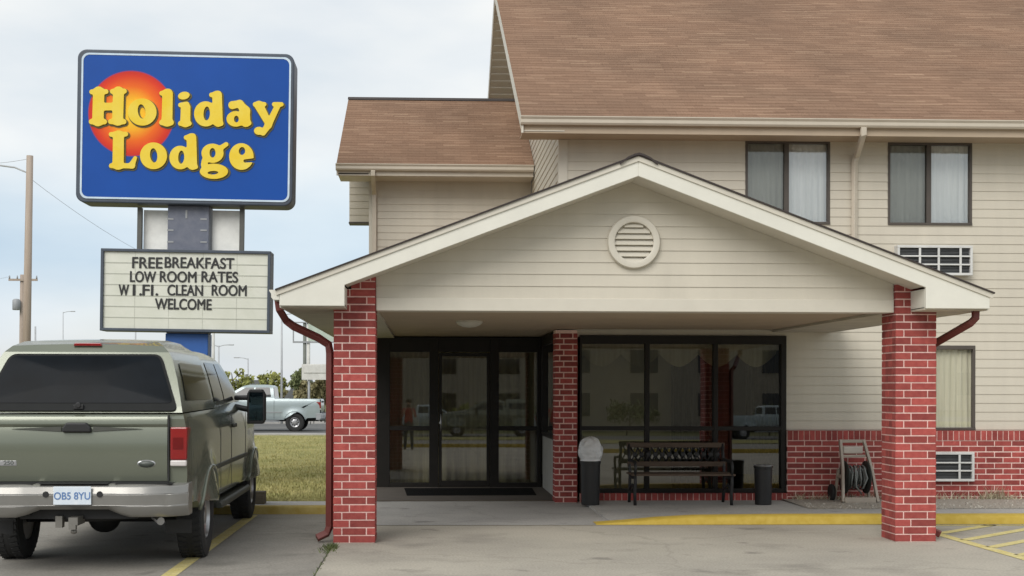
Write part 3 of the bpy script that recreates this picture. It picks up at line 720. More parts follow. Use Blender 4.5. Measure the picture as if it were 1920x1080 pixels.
# boxed bay on the far side wall
ba = at(655, 416, 23.2); bb = at(696, 330, 23.2)
mb = MB(); siding_x(mb, ba.x, WC - .002, ba.z, bb.z + .1, 23.2); mb.box(ba.x, WC - .002, 23.201, 23.5, ba.z, bb.z + .1); mb.build('side_bay', SIDING, bld)
mb = MB(); mb.box(ba.x - .01, WC, 23.17, 23.5, ba.z - .03, ba.z - .002); mb.build('bay_trim', WFRAME, bld)
g = at(702, 330, WYW - .06)
downspout('downspout', [(g.x, WE - .05, WEZ - .13), (g.x, WE - .05, WEZ - .2), (g.x, WYW - .06, WEZ - .45), (g.x, WYW - .06, 2.6)], bld)

# ------------------------------------------------------------------ the entrance canopy
YC = 12.6; YP = 13.0
can = thing('entrance_canopy', (2.1, 15.2, 0), 'gabled drive up canopy on red brick pillars before the lobby', 'canopy')
ap = at(1197, 294, YC); lt = at(526, 545, YC); rt = at(1858, 548, YC)
cx = ap.x; HW = (rt.x - lt.x)/2; cz = ap.z; ez = (lt.z + rt.z)/2; ez_l = ez; csl = (cz - ez)/HW
cl, cr = cx - HW, cx + HW
ZB = 2.425          # flat soffit level
zr_ = lambda x: cz - csl*abs(x - cx)
# front pillars
pl = at(625, 800, YP); pr = at(704, 800, YP); ql = at(1679, 800, YP); qr = at(1756, 800, YP)
PW = .435
P1 = (pl.x, pl.x + PW); P2 = (ql.x, ql.x + PW)
for a, b in (P1, P2):
    ci, cj = (a + .18, b) if a < cx else (a, b - .18)
    mb = MB(); brick_pillar(mb, a, b, YP, YP + .40, .0, 2.64, j=.013)
    brick_pillar(mb, ci, cj, YP + .001, YP + .3, 2.64, 2.80, j=.013)
    mb.mi = 0
    mb.build('pillar', [BRICK, MORTAR], can)
# gable wall with siding between the pillars
gx0, gx1 = P1[1] + .004, P2[0] - .004; drop = .186
mb = MB()
zfun_l = lambda z: max(gx0, cx - (cz - drop - z)/csl); zfun_r = lambda z: min(gx1, cx + (cz - drop - z)/csl)
siding_x(mb, gx0, gx1, ZB + .13, cz - drop - .002, YP + .06, expo=.127, xl=zfun_l, xr=zfun_r, extra=(cz - drop - csl*(gx1 - cx), cz - drop - csl*(cx - gx0)))
mb.build('gable_wall', SIDING, can)
mb = MB(); mb.box(gx0, gx1, YP + .035, YP + .3, ZB - .005, ZB + .13); mb.build('beam_trim', TRIM, can, bevel=.006)
# rake fascia + boxed eave returns
mb = MB(); fh = .195
for sg in (-1, 1):
    e = cx + sg*HW
    bx = at(646, 560, YC).x if sg < 0 else at(1736, 560, YC).x
    zb_in = zr_(bx) - fh
    poly = [(cx, cz), (e, ez), (e, ZB + .012), (bx, ZB + .012), (bx, zb_in), (cx, cz - fh)]
    mb.prism(poly, 'y', YC, YC + .035)
    mb.prism([(bx - .0, zb_in - .01), (bx - sg*-.02, zb_in - .01 + .0), (bx + sg*.02, ZB + .014), (bx, ZB + .014)], 'y', YC + .036, YP + .05)
mb.build('fascia', FASCIA, can, bevel=.005)
mb = MB()   # thin drip edge along the rakes
for sg in (-1, 1):
    e = cx + sg*(HW + .03)
    mb.prism([(cx, cz + .006), (e, zr_(e) + .006), (e, zr_(e) - .045), (cx, cz - .045)], 'y', YC - .016, YC - .001)
mb.build('drip_edge', TRIM, can)
# sloping soffit under the gable overhang
mb = MB()
for sg in (-1, 1):
    bx = at(646, 560, YC).x if sg < 0 else at(1736, 560, YC).x
    mb.prism([(cx, cz - .17), (bx, zr_(bx) - .17), (bx, zr_(bx) - .185), (cx, cz - .185)], 'y', YC + .036, YP + .4)
mb.build('gable_soffit', TRIM, can)
# roof
mb = MB(); ly = YD + .1 - (YC - .03)
for sg in (-1, 1):
    e = cx + sg*(HW + .04); ups = Vector((-sg, 0, csl)).normalized(); ln = math.hypot(HW + .04, csl*(HW + .04))
    y1_ = YW - .02 if sg > 0 else YD + 2.1
    roof_slope(mb, (e, YC - .035, zr_(e) + .012), (e, y1_, zr_(e) + .012), ups, ln)
    mb.mi = 1
    mb.prism([(cx, cz + .007), (e, zr_(e) + .007), (e, zr_(e) + .022), (cx, cz + .025)], 'y', YC - .034, YC - .0)
    mb.mi = 0
mb.build('roof', [SHINGLE, DARKEDGE], can, fix=False)
mb = MB()
pts = [(cx + t*.19, cz + .035 - .30*(t*.19)**2/.19*1.2 - abs(t)*.03) for t in (-1, -.6, -.25, 0, .25, .6, 1)]
mb.prism(pts + [(x, z - .022) for x, z in pts[::-1]], 'y', YC - .045, YW - .03); mb.build('ridge_cap', DARKEDGE, can)
# ceiling and side soffits
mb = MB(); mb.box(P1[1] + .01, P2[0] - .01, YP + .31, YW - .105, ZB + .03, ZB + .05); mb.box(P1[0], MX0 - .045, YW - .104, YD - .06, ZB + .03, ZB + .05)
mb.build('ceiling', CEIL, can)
EAVE = mat('eave_paint', (.50, .46, .38), rough=.7)
for sg in (-1, 1):
    P_ = P1 if sg < 0 else P2; e = cl + .02 if sg < 0 else cr - .02; ye = YD + .6 if sg < 0 else YW - .02
    bx = at(646, 560, YC).x if sg < 0 else at(1736, 560, YC).x; o_ = P_[0] - .002 if sg < 0 else P_[1] + .002; i_ = P_[1] + .009 if sg < 0 else P_[0] - .009
    lo = lambda p, q: (min(p, q), max(p, q))
    mb = MB(); pts = [(e, YC + .036), (bx, YC + .036), (bx, YP - .004), (o_, YP - .004), (o_, YP + .404), (i_, YP + .404), (i_, ye), (e, ye)]
    mb.prism(pts, 'z', ZB, ZB + .028); mb.build('eave_soffit', EAVE, can)
# eave fascia (long sides) and gutters
mb = MB(); mb.box(cl, cl + .018, YC + .036, YD + .6, ZB - .004, ez - .01); mb.build('eave_fascia', FASCIA, can)
mb = MB(); mb.box(cr - .018, cr, YC + .036, YW - .02, ZB - .004, ez - .01); mb.build('eave_fascia', FASCIA, can)
for sg in (-1, 1):
    mb = MB(); e = cx + sg*(HW + .003)
    prof = [(0, 0), (0, -.10), (.06, -.10), (.078, -.075), (.08, -.04), (.10, -.01), (.10, 0), (.09, 0), (.07, -.04), (.065, -.075), (.055, -.09), (.01, -.09), (.01, 0)]
    mb.prism([(e + sg*p, ez - .0 + q) for p, q in prof], 'y', YC + .01 if sg < 0 else YC + .25, YD + .5 if sg < 0 else YW - .05)
    mb.prism([(e + sg*p, ez + q) for p, q in prof[:7]], 'y', YC + .004 if sg < 0 else YC + .244, YC + .009 if sg < 0 else YC + .249)
    mb.build('gutter', FASCIA, can)
xd = P1[0] - .045
yq = YP + .12
a0 = at(528, 578, YC + .2)
downspout('downspout', [(cl - .05, YC + .3, ez - .08), (cl - .04, YC + .3, ez - .17), (cl + .01, yq, ZB - .11), (cl + .09, yq, ZB - .17), (xd - .12, yq, ZB - .29), (xd - .015, yq, ZB - .36), (xd, yq, ZB - .45), (xd, yq, .16), (xd - .03, yq - .01, .09), (xd - .13, yq - .05, .045)], can, RED, (.034, .03))
xd = P2[1] + .045; yq = YP + .34
downspout('downspout', [(cr - .05, YC + .22, ZB + .0), (cr - .05, YC + .22, ZB - .07), (cr - .09, YC + .24, ZB - .12), (xd + .06, yq, ZB - .33), (xd, yq, ZB - .40), (xd, yq, .16), (xd + .03, yq - .02, .09), (xd + .12, yq - .06, .045)], can, RED, (.034, .03))
# round gable vent
vc = at(1188, 454, YP + .03); ro = 50/F*13.03*1.0
mb = MB(); mb.lathe([(ro*.74, .045), (ro*.74, -.035), (ro*.8, -.042), (ro*.97, -.036), (ro, -.02), (ro, .045)], (vc.x, YP + .03, vc.z), 'y', 40)
vent = mb.build('vent', TRIM, can, smooth=35)
mb = MB(); k = 7
for i in range(k):
    z = vc.z - ro*.66 + i*ro*1.32/(k-1) - .0; h = math.sqrt(max(.0005, (ro*.75)**2 - (z - vc.z)**2))
    mb.prism([(YP + .012, z - .028), (YP + .05, z + .03), (YP + .058, z + .026), (YP + .02, z - .032)], 'x', vc.x - h, vc.x + h)
mb.build('louvre', TRIM, vent)
mb = MB(); mb.lathe([(.001, .0), (ro*.745, .0), (ro*.745, .006)], (vc.x, YP + .062, vc.z), 'y', 32); mb.build('vent_back', WFRAME, vent)
lc = at(880, 597, 15.6)
mb = MB(); mb.lathe([(.17, .0), (.17, -.02), (.14, -.05), (.08, -.075), (.001, -.085)], (lc.x, 15.6, ZB + .03), 'z', 28)
mb.build('ceiling_light', mat('frosted_dome', (.55, .53, .46), rough=.3), can, smooth=40)

# ------------------------------------------------------------------ things under the canopy
mb = MB(); q = [at(759, 913, 1), ]
def gp(px, py, z=0.):
    """photo pixel -> point on the ground"""
    u = (px - PX)/F; w_ = (PY - py)/F; u, w_ = u - ROLL*w_, w_ + ROLL*u; t = (z - EYE)/w_
    return Vector(((math.cos(YAW)*u + math.sin(YAW))*t, (-math.sin(YAW)*u + math.cos(YAW))*t, z))
A = [gp(763, 931, .008), gp(1006, 930, .008), gp(998, 917, .008), gp(758, 917, .008)]
bm_ = mb; mb.prism([(p.x, p.y) for p in A], 'z', .008, .026)
tag(mb.build('door_mat', mat('mat_rubber', (.010, .010, .010), rough=.95, bump=.6, bscale=200, spec=.08), bevel=.005), 'black rubber mat lying in front of the glass entrance door', 'door mat')
# bench
YB = 16.95; bl_ = at(1184, 900, YB).x; br_ = at(1372, 900, YB).x
bz = .03
bench = thing('park_bench', ((bl_ + br_)/2, YB, bz), 'dark wooden slat bench with iron lattice back below lobby window', 'bench')
WOOD = mat('bench_wood', (.065, .042, .028), rough=.7, col2=(.11, .074, .05), scale=4, stretch=(1, 12, 12)); IRON = mat('cast_iron', (.016, .016, .017), rough=.55)
for xx in (bl_ + .03, br_ - .03):
    mb = MB(); s = .022
    mb.tube([(xx, YB - .12, bz), (xx, YB - .10, bz + .15), (xx, YB - .14, bz + .30), (xx, YB - .13, bz + .40)], s)
    mb.tube([(xx, YB + .38, bz), (xx, YB + .33, bz + .18), (xx, YB + .30, bz + .40), (xx, YB + .38, bz + .62), (xx, YB + .43, bz + .82)], s)
    mb.tube([(xx, YB - .13, bz + .385), (xx, YB + .1, bz + .365), (xx, YB + .30, bz + .385)], s)
    mb.tube([(xx, YB - .13, bz + .40), (xx, YB - .16, bz + .52), (xx, YB - .12, bz + .585), (xx, YB + .1, bz + .59), (xx, YB + .36, bz + .60)], s*.9)
    mb.tube([(xx, YB - .10, bz + .18), (xx, YB + .1, bz + .27), (xx, YB + .33, bz + .18)], s*.7)
    mb.build('end_frame', IRON, bench)
for i in range(6):
    mb = MB(); y = YB - .15 + i*.082; mb.box(bl_ - .02, br_ + .02, y, y + .07, bz + .40, bz + .425); mb.build('seat_slat', WOOD, bench, bevel=.006)
for z in (bz + .50, bz + .76):
    mb = MB(); dy = (z - bz - .4)*.3; mb.box(bl_, br_, YB + .30 + dy, YB + .325 + dy, z, z + .07); mb.build('back_rail', WOOD, bench, bevel=.006)
mb = MB(); za, zb_ = bz + .57, bz + .76
nn = 13
for i in range(nn):
    xa = bl_ + .06 + (br_ - bl_ - .12)*i/nn; xb = bl_ + .06 + (br_ - bl_ - .12)*(i+1)/nn; ya, yb2 = YB + .365, YB + .415
    mb.tube([(xa, ya, za), (xb, yb2, zb_)], .011, 6); mb.tube([(xb, ya + .012, za), (xa, yb2 + .012, zb_)], .011, 6)
    mb.lathe([(.02, -.006), (.034, -.006), (.034, .006), (.02, .006)], ((xa+xb)/2, (ya+yb2)/2 - .005, (za+zb_)/2), 'y', 12)
mb.build('back_panel', IRON, bench)
# waste bins
def can_mesh(r, h, ribs=24):
    mb = MB(); n = 48; prof = [(r*.88, 0), (r*.9, .02), (r*.97, h*.93), (r*1.03, h*.94), (r*1.03, h), (r*.95, h), (r*.93, h*.9), (.001, h*.88)]
    mb.lathe(prof, (0, 0, 0), 'z', n); return mb
b0 = at(1107, 900, 16.95)
bin1 = thing('trash_can', (b0.x, 16.95, .03), 'black trash can with a bulging white liner next to the brick pier', 'trash can', world=False)
o = can_mesh(.138, .60).build('bin_body', BLACK, bin1, smooth=40)
from mathutils import noise as mn
mb = MB(); n = 56; rings = []
bp_ = [(.565, .143), (.595, .152), (.62, .146), (.66, .172), (.72, .186), (.79, .178), (.85, .150), (.90, .105), (.925, .05), (.93, .008)]
for q in range(34):
    h = .565 + (.93 - .565)*(q/33)**.9; r = .92*lerp_(h, bp_); ring = []
    for i in range(n):
        a = 2*math.pi*i/n; d_ = Vector((math.cos(a), math.sin(a), 0))
        f1 = mn.noise(Vector((d_.x*2.2, d_.y*2.2, h*11))); f2 = abs(mn.noise(Vector((d_.x*5 + 7, d_.y*5, h*24 + 3)))); amt = min(1, max(.15, (h - .6)*14))
        rr = r*(1 + amt*(.16*f1 - .16*f2)); ring.append(mb.bm.verts.new((rr*d_.x, rr*d_.y, h + .02*amt*f1)))
    rings.append(ring)
for j in range(len(rings)-1):
    for i in range(n): f = mb.bm.faces.new((rings[j][i], rings[j][(i+1)%n], rings[j+1][(i+1)%n], rings[j+1][i])); f.smooth = True
mb.bm.faces.new(rings[-1])
mb.build('liner_bag', mat('white_bag', (.68, .69, .70), rough=.45, bump=.3, bscale=30), bin1)
b0 = at(1431, 900, 16.95)
bin2 = thing('trash_can', (b0.x, 16.95, .03), 'open black waste can with steel rim right of the bench', 'trash can', world=False)
can_mesh(.125, .53).build('bin_body', BLACK, bin2, smooth=40)
mb = MB(); mb.lathe([(.127, .528), (.133, .534), (.127, .54), (.118, .534)], (0, 0, 0), 'z', 36); mb.build('rim', STEEL, bin2)
# hose reel cart
h0 = at(1602, 900, 17.25); hx = h0.x; hy = 17.25; hz = .04
reel = thing('hose_reel', (hx, hy, hz), 'tan plastic hose reel cart wound with hose against the brick base', 'hose reel')
TAN = mat('tan_plastic', (.40, .345, .285), rough=.55)
for sg in (-1, 1):
    mb = MB()
    mb.tube([(hx + sg*.245 + .03, hy - .16, hz + .01), (hx + sg*.205 + .02, hy - .06, hz + .45), (hx + sg*.165 - .01, hy + .08, hz + .86)], .02, sq=(.018, .03))
    mb.tube([(hx + sg*.245 + .03, hy + .20, hz + .01), (hx + sg*.205 + .02, hy + .12, hz + .45)], .02, sq=(.016, .026))
    mb.tube([(hx + sg*.205 + .02, hy - .06, hz + .35), (hx + sg*.205 + .02, hy + .16, hz + .35)], .02, sq=(.016, .024))
    mb.build('side_frame', TAN, reel, bevel=.005)
mb = MB(); mb.box(hx - .19, hx + .17, hy + .055, hy + .1, hz + .82, hz + .865); mb.box(hx - .17, hx + .16, hy + .0, hy + .05, hz + .62, hz + .655); mb.build('handle_bar', TAN, reel, bevel=.008)
mb = MB(); mb.box(hx - .15, hx + .13, hy + .02, hy + .12, hz + .67, hz + .77); mb.build('storage_box', mat('pale_plastic', (.52, .47, .41), rough=.5), reel, bevel=.015)
mb = MB(); mb.box(hx - .20, hx + .24, hy - .2, hy - .16, hz + .0, hz + .075); mb.build('front_foot', TAN, reel, bevel=.008)
mb = MB()
for sg in (-1, 1): mb.lathe([(.03, -.006), (.23, -.006), (.23, .006), (.03, .006)], (hx + .02 + sg*.15, hy + .03, hz + .34), 'x', 28)
mb.cyl((hx - .12, hy + .03, hz + .34), (hx + .16, hy + .03, hz + .34), .06)
mb.build('drum', mat('green_grey_plastic', (.03, .035, .03), rough=.6), reel)
mb = MB(); pts = []
for i in range(330):
    a = i*.30; turn = a/(2*math.pi); rr = .085 + .026*(turn//4); ph = (turn/4) % 2; xx = -.12 + .24*(ph if ph < 1 else 2 - ph)
    pts.append((hx + .02 + xx + .008*math.sin(i), hy + .03 + rr*math.cos(a), hz + .34 + rr*math.sin(a)))
mb.tube(pts, .011, 7)
mb.tube([(hx - .02, hy - .10, hz + .50), (hx - .04, hy - .17, hz + .38), (hx - .03, hy - .17, hz + .22), (hx + .06, hy - .12, hz + .12)], .012, 8)
mb.tube([(hx + .10, hy - .10, hz + .48), (hx + .12, hy - .18, hz + .34), (hx + .06, hy - .18, hz + .20)], .012, 8)
mb.build('hose', mat('garden_hose', (.14, .15, .14), rough=.5, col2=(.24, .25, .24)), reel)
mb = MB(); mb.lathe([(.04, -.02), (.11, -.025), (.12, 0), (.11, .025), (.04, .02)], (hx - .255, hy + .2, hz + .115), 'x', 24); mb.build('wheel', RUBBER, reel, smooth=40)

# ------------------------------------------------------------------ pickups
def deform_prism(prof, hw, zc, yc, fx, fz=None, xc=()):
    bm = bmesh.new(); A = [bm.verts.new((-hw, y, z)) for y, z in prof]; B = [bm.verts.new((hw, y, z)) for y, z in prof]; n = len(prof)
    bm.faces.new(A); bm.faces.new(B[::-1])
    for i in range(n): bm.faces.new((A[i], B[i], B[(i+1)%n], A[(i+1)%n]))
    bmesh.ops.triangulate(bm, faces=[f for f in bm.faces if len(f.verts) > 4])
    for axis, vals in ((2, zc), (1, yc), (0, xc)):
        for v in vals:
            no = [0, 0, 0]; no[axis] = 1; c = [0, 0, 0]; c[axis] = v
            bmesh.ops.bisect_plane(bm, geom=bm.verts[:] + bm.edges[:] + bm.faces[:], plane_co=c, plane_no=no)
    for v in bm.verts:
        v.co.x = v.co.x/hw*fx(v.co.y, v.co.z)
        if fz: v.co.z += fz(v.co.x, v.co.y, v.co.z)
    mb = MB(); me = bpy.data.meshes.new('t'); bm.to_mesh(me); bm.free(); mb.bm.from_mesh(me); bpy.data.meshes.remove(me); return mb
def lerp(t, pts):
    for (a, u), (b, v) in zip(pts, pts[1:]):
        if t <= b: return u + (v-u)*max(0, (t-a)/(b-a)) if t > a else u
    return pts[-1][1]
def arc(cy, cz, r, a0, a1, n=14): return [(cy + r*math.cos(R(a0 + (a1-a0)*i/n)), cz + r*math.sin(R(a0 + (a1-a0)*i/n))) for i in range(n+1)]

def make_pickup(label, loc, rz, paint, cap, chrome, trim_dark, group=None, plate=True):
    t = thing('pickup_truck', loc, label, 'pickup truck', group, world=False); t.rotation_euler = (0, 0, rz)
    AR, AF, ZA = 1.26, 4.86, .39
    prof = [(.20, .60), (.19, 1.0), (.20, 1.34), (.235, 1.385), (2.12, 1.40), (2.14, 1.43), (4.1, 1.45), (4.3, 1.43), (5.35, 1.30), (5.62, 1.22), (5.70, 1.1), (5.72, .72), (5.66, .58), (5.40, .56)]
    prof += arc(AF, ZA, .47, 22, 158) + [(4.40, .50), (1.75, .50)] + arc(AR, ZA, .47, 15, 165) + [(.72, .58)]
    def wbody(y, z):
        w_ = lerp(z, [(.45, .925), (.58, .965), (.85, .985), (1.12, .985), (1.25, .975), (1.34, .955), (1.40, .925), (1.46, .90)])
        w_ *= lerp(y, [(.18, .985), (.3, 1), (4.4, 1), (5.2, .985), (5.5, .94), (5.72, .84)])
        for c in (AR, AF):
            dd = math.hypot(y - c, z - ZA)
            if dd < .62: w_ += .045*max(0, 1 - (dd - .47)/.15)
        return w_
    mb = deform_prism(prof, .98, (.58, .7, .85, .95, 1.05, 1.12, 1.19, 1.25, 1.30, 1.34, 1.37, 1.40), (.3, .6, .7, .78, .9, 1.0, 1.1, 1.26, 1.4, 1.5, 1.6, 1.74, 1.85, 2.13, 3.0, 4.2, 4.3, 4.45, 4.6, 4.86, 5.1, 5.25, 5.4, 5.5, 5.6), wbody, xc=(-.85, -.5, 0, .5, .85), fz=lambda x, y, z: (.05*(1 - (x/.9)**2) if z > 1.2 and y > 4.25 else 0))
    body = mb.build('body', paint, t, smooth=38)
    for side in (-1, 1):      # wheel-arch lips and body-side trim
        for c, nm in ((AR, 0), (AF, 1)):
            mb = MB(); pts = arc(c, ZA, .475, 12, 168, 18); mb.tube([(side*(wbody(y, z) + .004), y, z) for y, z in pts], .02, 6); mb.build('arch_lip', paint, t)
        mb = MB(); mb.box(side*.982, side*.998, 1.80, 4.32, .80, .845); mb.build('side_moulding', trim_dark, t, bevel=.006)
        mb = MB(); mb.box(side*.80, side*1.03, 1.95, 4.22, .40, .45); mb.tube([(side*1.0, 1.9, .43), (side*1.02, 2.1, .44), (side*1.02, 4.1, .44), (side*1.0, 4.28, .43)], .032, 8); mb.build('running_board', trim_dark, t)
        mb = MB()       # door seams as thin grooves
        for y in (2.14, 2.95, 4.18):
            mb = MB(); mb.box(side*.984, side*.988, y - .005, y + .005, .56, 1.33); mb.build('door_seam', BLACK, t)
        mb = MB(); mb.box(side*.985, side*1.012, 3.03, 3.22, 1.18, 1.225); mb.build('door_handle', trim_dark, t, bevel=.01)
    # cab
    cp = [(2.15, 1.43), (2.2, 1.90), (2.3, 1.97), (2.6, 2.0), (3.2, 1.995), (3.45, 1.95), (4.28, 1.46)]
    wc = lambda z: lerp(z, [(1.4, .905), (1.55, .875), (1.75, .815), (1.88, .765), (1.95, .70), (2.0, .62)])
    mb = deform_prism(cp, .9, (1.5, 1.6, 1.75, 1.88, 1.93, 1.97), (2.5, 3.0, 3.3), lambda y, z: wc(z), xc=(-.5, 0, .5))
    cab = mb.build('cab', paint, t, smooth=40)
    for side in (-1, 1):
        for yy0, yy1, yt0, yt1 in ((2.28, 2.95, 2.34, 2.95), (3.02, 4.05, 3.02, 3.36)):
            mb = MB(); g = []
            for j in range(6):
                z = 1.475 + (1.88 - 1.475)*j/5; e0 = yy0 + (yt0-yy0)*j/5; e1 = yy1 + (yt1-yy1)*j/5; g.append([mb.bm.verts.new((side*(wc(z) + .006), e0 + (e1-e0)*i/4, z)) for i in range(5)])
            for j in range(5):
                for i in range(4): mb.bm.faces.new((g[j][i], g[j][i+1], g[j+1][i+1], g[j+1][i]))
            mb.build('side_window', TINT2, cab, smooth=40)
    mb = MB(); mb.face([(-.78, 4.225, 1.50), (.78, 4.225, 1.50), (.68, 3.50, 1.93), (-.68, 3.50, 1.93)]); mb.build('windshield', TINT2, cab)
    if not cap:
        mb = MB(); mb.face([(-.70, 2.15, 1.5), (.70, 2.15, 1.5), (.62, 2.188, 1.86), (-.62, 2.188, 1.86)]); mb.build('rear_window', TINT2, cab)
    # tailgate
    mb = deform_prism([(.184, .80), (.172, .84), (.160, .92), (.154, 1.0), (.153, 1.06), (.156, 1.12), (.162, 1.18), (.170, 1.24), (.176, 1.27), (.160, 1.295), (.162, 1.33), (.172, 1.36), (.192, 1.375), (.22, 1.375), (.22, .80)], .80, (), (), lambda y, z: .80, xc=(-.6, 0, .6))
    tg = mb.build('tailgate', paint, t, smooth=30, bevel=.008)
    mb = MB(); mb.box(-.815, -.803, .16, .2, .80, 1.375); mb.box(.803, .815, .16, .2, .80, 1.375); mb.box(-.80, .80, .17, .2, .775, .797); mb.build('tailgate_seam', BLACK, tg)
    mb = MB(); mb.prism([(-.13, 1.225), (.13, 1.225), (.125, 1.265), (.09, 1.31), (-.09, 1.31), (-.125, 1.265)], 'y', .125, .17); mb.build('tailgate_handle', BLACK, tg, bevel=.014)
    mb = MB(); n = 20   # long shallow crease either side of the handle
    for sg in (-1, 1):
        mb = MB(); mb.prism([(sg*.14, 1.232), (sg*.58, 1.256), (sg*.14, 1.275)], 'y', .1565, .166); mb.build('crease', trim_dark, tg)
    for side in (-1, 1):
        mb = MB(); mb.mi = 0
        mb.prism([(side*.825, .985), (side*.972, .985), (side*.978, 1.27), (side*.825, 1.27)], 'y', .155, .34)
        mb.mi = 1; mb.prism([(side*.825, .93), (side*.970, .93), (side*.972, .983), (side*.825, .983)], 'y', .155, .34)
        tl = mb.build('tail_light', [REDL, CLEARL], t, bevel=.012)
        mb = MB(); mb.prism([(side*.85, 1.08), (side*.94, 1.08), (side*.94, 1.18), (side*.85, 1.18)], 'y', .150, .154); mb.build('reflector', REDD, tl)
    # bumper
    bp = [(.05, .50), (.015, .53), (.0, .60), (.0, .70), (.02, .765), (.06, .785), (.2, .785), (.2, .50)]
    mb = deform_prism(bp, .99, (.6, .7), (), lambda y, z: .99, xc=(-.9, -.8, -.6, -.5, -.42, -.3, 0, .3, .42, .5, .6, .8, .9))
    for v in mb.bm.verts:
        x = abs(v.co.x); v.co.y += .16*max(0, (x - .72)/.27)**2
        if x < .45 and v.co.z < .56: v.co.z += .065*min(1, (.45 - x)/.1)
        if x < .33 and v.co.y < .1: v.co.y += .022
    bpo = mb.build('bumper', chrome, t, smooth=40, bevel=.008)
    mb = MB(); mb.box(-.30, .30, .04, .19, .786, .792); mb.box(-.86, -.36, .06, .19, .786, .79); mb.box(.36, .86, .06, .19, .786, .79); mb.build('step_pad', BLACK, bpo)
    if plate:
        mb = MB(); mb.box(-.165, .165, .002, .010, .612, .768); pl_ = mb.build('license_plate', mat('plate_white', (.60, .68, .76), rough=.4, col2=(.72, .76, .80), scale=14), bpo, bevel=.006)
        mb = MB(); add_text(mb, 'OB5 8YU', .088, .001, Matrix.Translation((0, .0, .685)) @ XZ, bold=.001, sx=.92); mb.build('plate_lettering', mat('plate_blue', (.10, .20, .42)), pl_)
        for sg in (-1, 1):
            mb = MB(); mb.cyl((sg*.235, .012, .70), (sg*.235, .03, .70), .026); mb.build('plate_lamp', BLACK, bpo)
        # emblem and badge on the gate
        mb = MB(); mb.lathe([(.001, -.012), (.05, -.012), (.058, -.006), (.058, 0)], (0, 0, 0), 'y', 28)
        for v in mb.bm.verts: v.co.x = v.co.x*1.5 + .615; v.co.y += .166; v.co.z = v.co.z*.62 + .955
        em = mb.build('emblem', STEEL, tg, smooth=40)
        mb = MB(); mb.lathe([(.001, -.0135), (.048, -.0135), (.048, -.012)], (0, 0, 0), 'y', 28)
        for v in mb.bm.verts: v.co.x = v.co.x*1.5 + .615; v.co.y += .1655; v.co.z = v.co.z*.55 + .951
        mb.build('emblem_field', mat('emblem_dark', (.07, .08, .07), rough=.4), em)
        mb = MB(); mb.box(-.72, -.53, .155, .166, .935, .985); bd = mb.build('badge', STEEL, tg, bevel=.006)
        mb = MB(); add_text(mb, '250', .05, .001, Matrix.Translation((-.60, .154, .960)) @ XZ, bold=.001, sx=1.2); mb.build('badge_lettering', mat('badge_ink', (.09, .10, .09)), bd)
    # underside: frame rails, axles, hitch, spare
    mb = MB()
    for sg in (-1, 1): mb.box(sg*.42, sg*.52, .2, 5.4, .50, .62)
    mb.box(-.52, .52, .22, .3, .47, .60); mb.cyl((-.85, AR, ZA), (.85, AR, ZA), .055); mb.cyl((-.85, AF, ZA), (.85, AF, ZA), .055); mb.lathe([(.02, -.13), (.15, -.06), (.16, .02), (.02, .12)], (-.02, AR, ZA), 'y', 18)
    mb.cyl((0, 1.3, .45), (0, 3.6, .5), .05); mb.lathe([(.15, -.1), (.36, -.09), (.37, .08), (.15, .1)], (0, .72, .52), 'z', 24)
    mb.box(-.85, .85, 1.9, 4.2, .47, .55)
    mb.build('chassis', BLACK, t)
    mb = MB(); mb.box(-.04, .04, .03, .28, .43, .50); mb.box(-.19, -.13, .16, .24, .40, .5); mb.cyl((-.0, .06, .40), (-.0, .06, .43), .022); mb.lathe([(.001, .0), (.026, .01), (.028, .03), (.015, .05)], (0, .06, .355), 'z', 14); mb.box(-.03, .03, -.0, .05, .40, .44)
    mb.build('tow_hitch', mat('dull_steel', (.22, .21, .19), rough=.5, metal=.6), t)
    mb = MB(); mb.tube([(.5, 1.9, .45), (.55, 1.1, .52), (.60, .6, .45), (.70, .38, .43)], .035, 12); mb.build('exhaust_pipe', STEEL, t)
    for side in (-1, 1):
        mb = MB(); mb.box(side*.66, side*.93, .70, .71, .33, .52) if False else mb.box(side*.70, side*.94, .60, .615, .30, .42); mb.build('mud_flap', BLACK, t)
    # wheels
    for y in (AR, AF):
        for side in (-1, 1):
            mb = MB(); rr = ZA; wd = .26; c = (side*.865, y, ZA)
            mb.lathe([(.215, -wd*.40), (.24, -wd*.48), (.33, -wd*.5), (.372, -wd*.45), (rr, -wd*.34), (rr, wd*.34), (.372, wd*.45), (.33, wd*.5), (.24, wd*.48), (.215, wd*.40)], c, 'x', 40, caps=False)
            n = 40
            for i in range(n):     # tread blocks
                a = 2*math.pi*i/n
                for k in (-1, 1):
                    M = Matrix.Translation((c[0] + k*.068, y, ZA)) @ Matrix.Rotation(a, 4, 'X') @ Matrix.Rotation(.25*k, 4, 'Z')
                    mb.box(-.04, .04, -.02, .02, rr - .006, rr + .007, M)
            wh = mb.build('wheel', RUBBER, t, smooth=40)
            mb = MB(); s = side
            mb.lathe([(.20, -.10*s), (.222, -.10*s), (.222, .10*s), (.205, .112*s), (.195, .08*s), (.15, .055*s), (.09, .07*s), (.075, .10*s), (.001, .105*s)], c, 'x', 32)
            mb.mi = 1
            for i in range(8):
                a = 2*math.pi*i/8; mb.cyl((c[0] + s*.05, y + .15*math.cos(a), ZA + .15*math.sin(a)), (c[0] + s*.068, y + .15*math.cos(a), ZA + .15*math.sin(a)), .028, n=10)
            mb.build('rim', [STEEL, BLACK], wh, smooth=35)
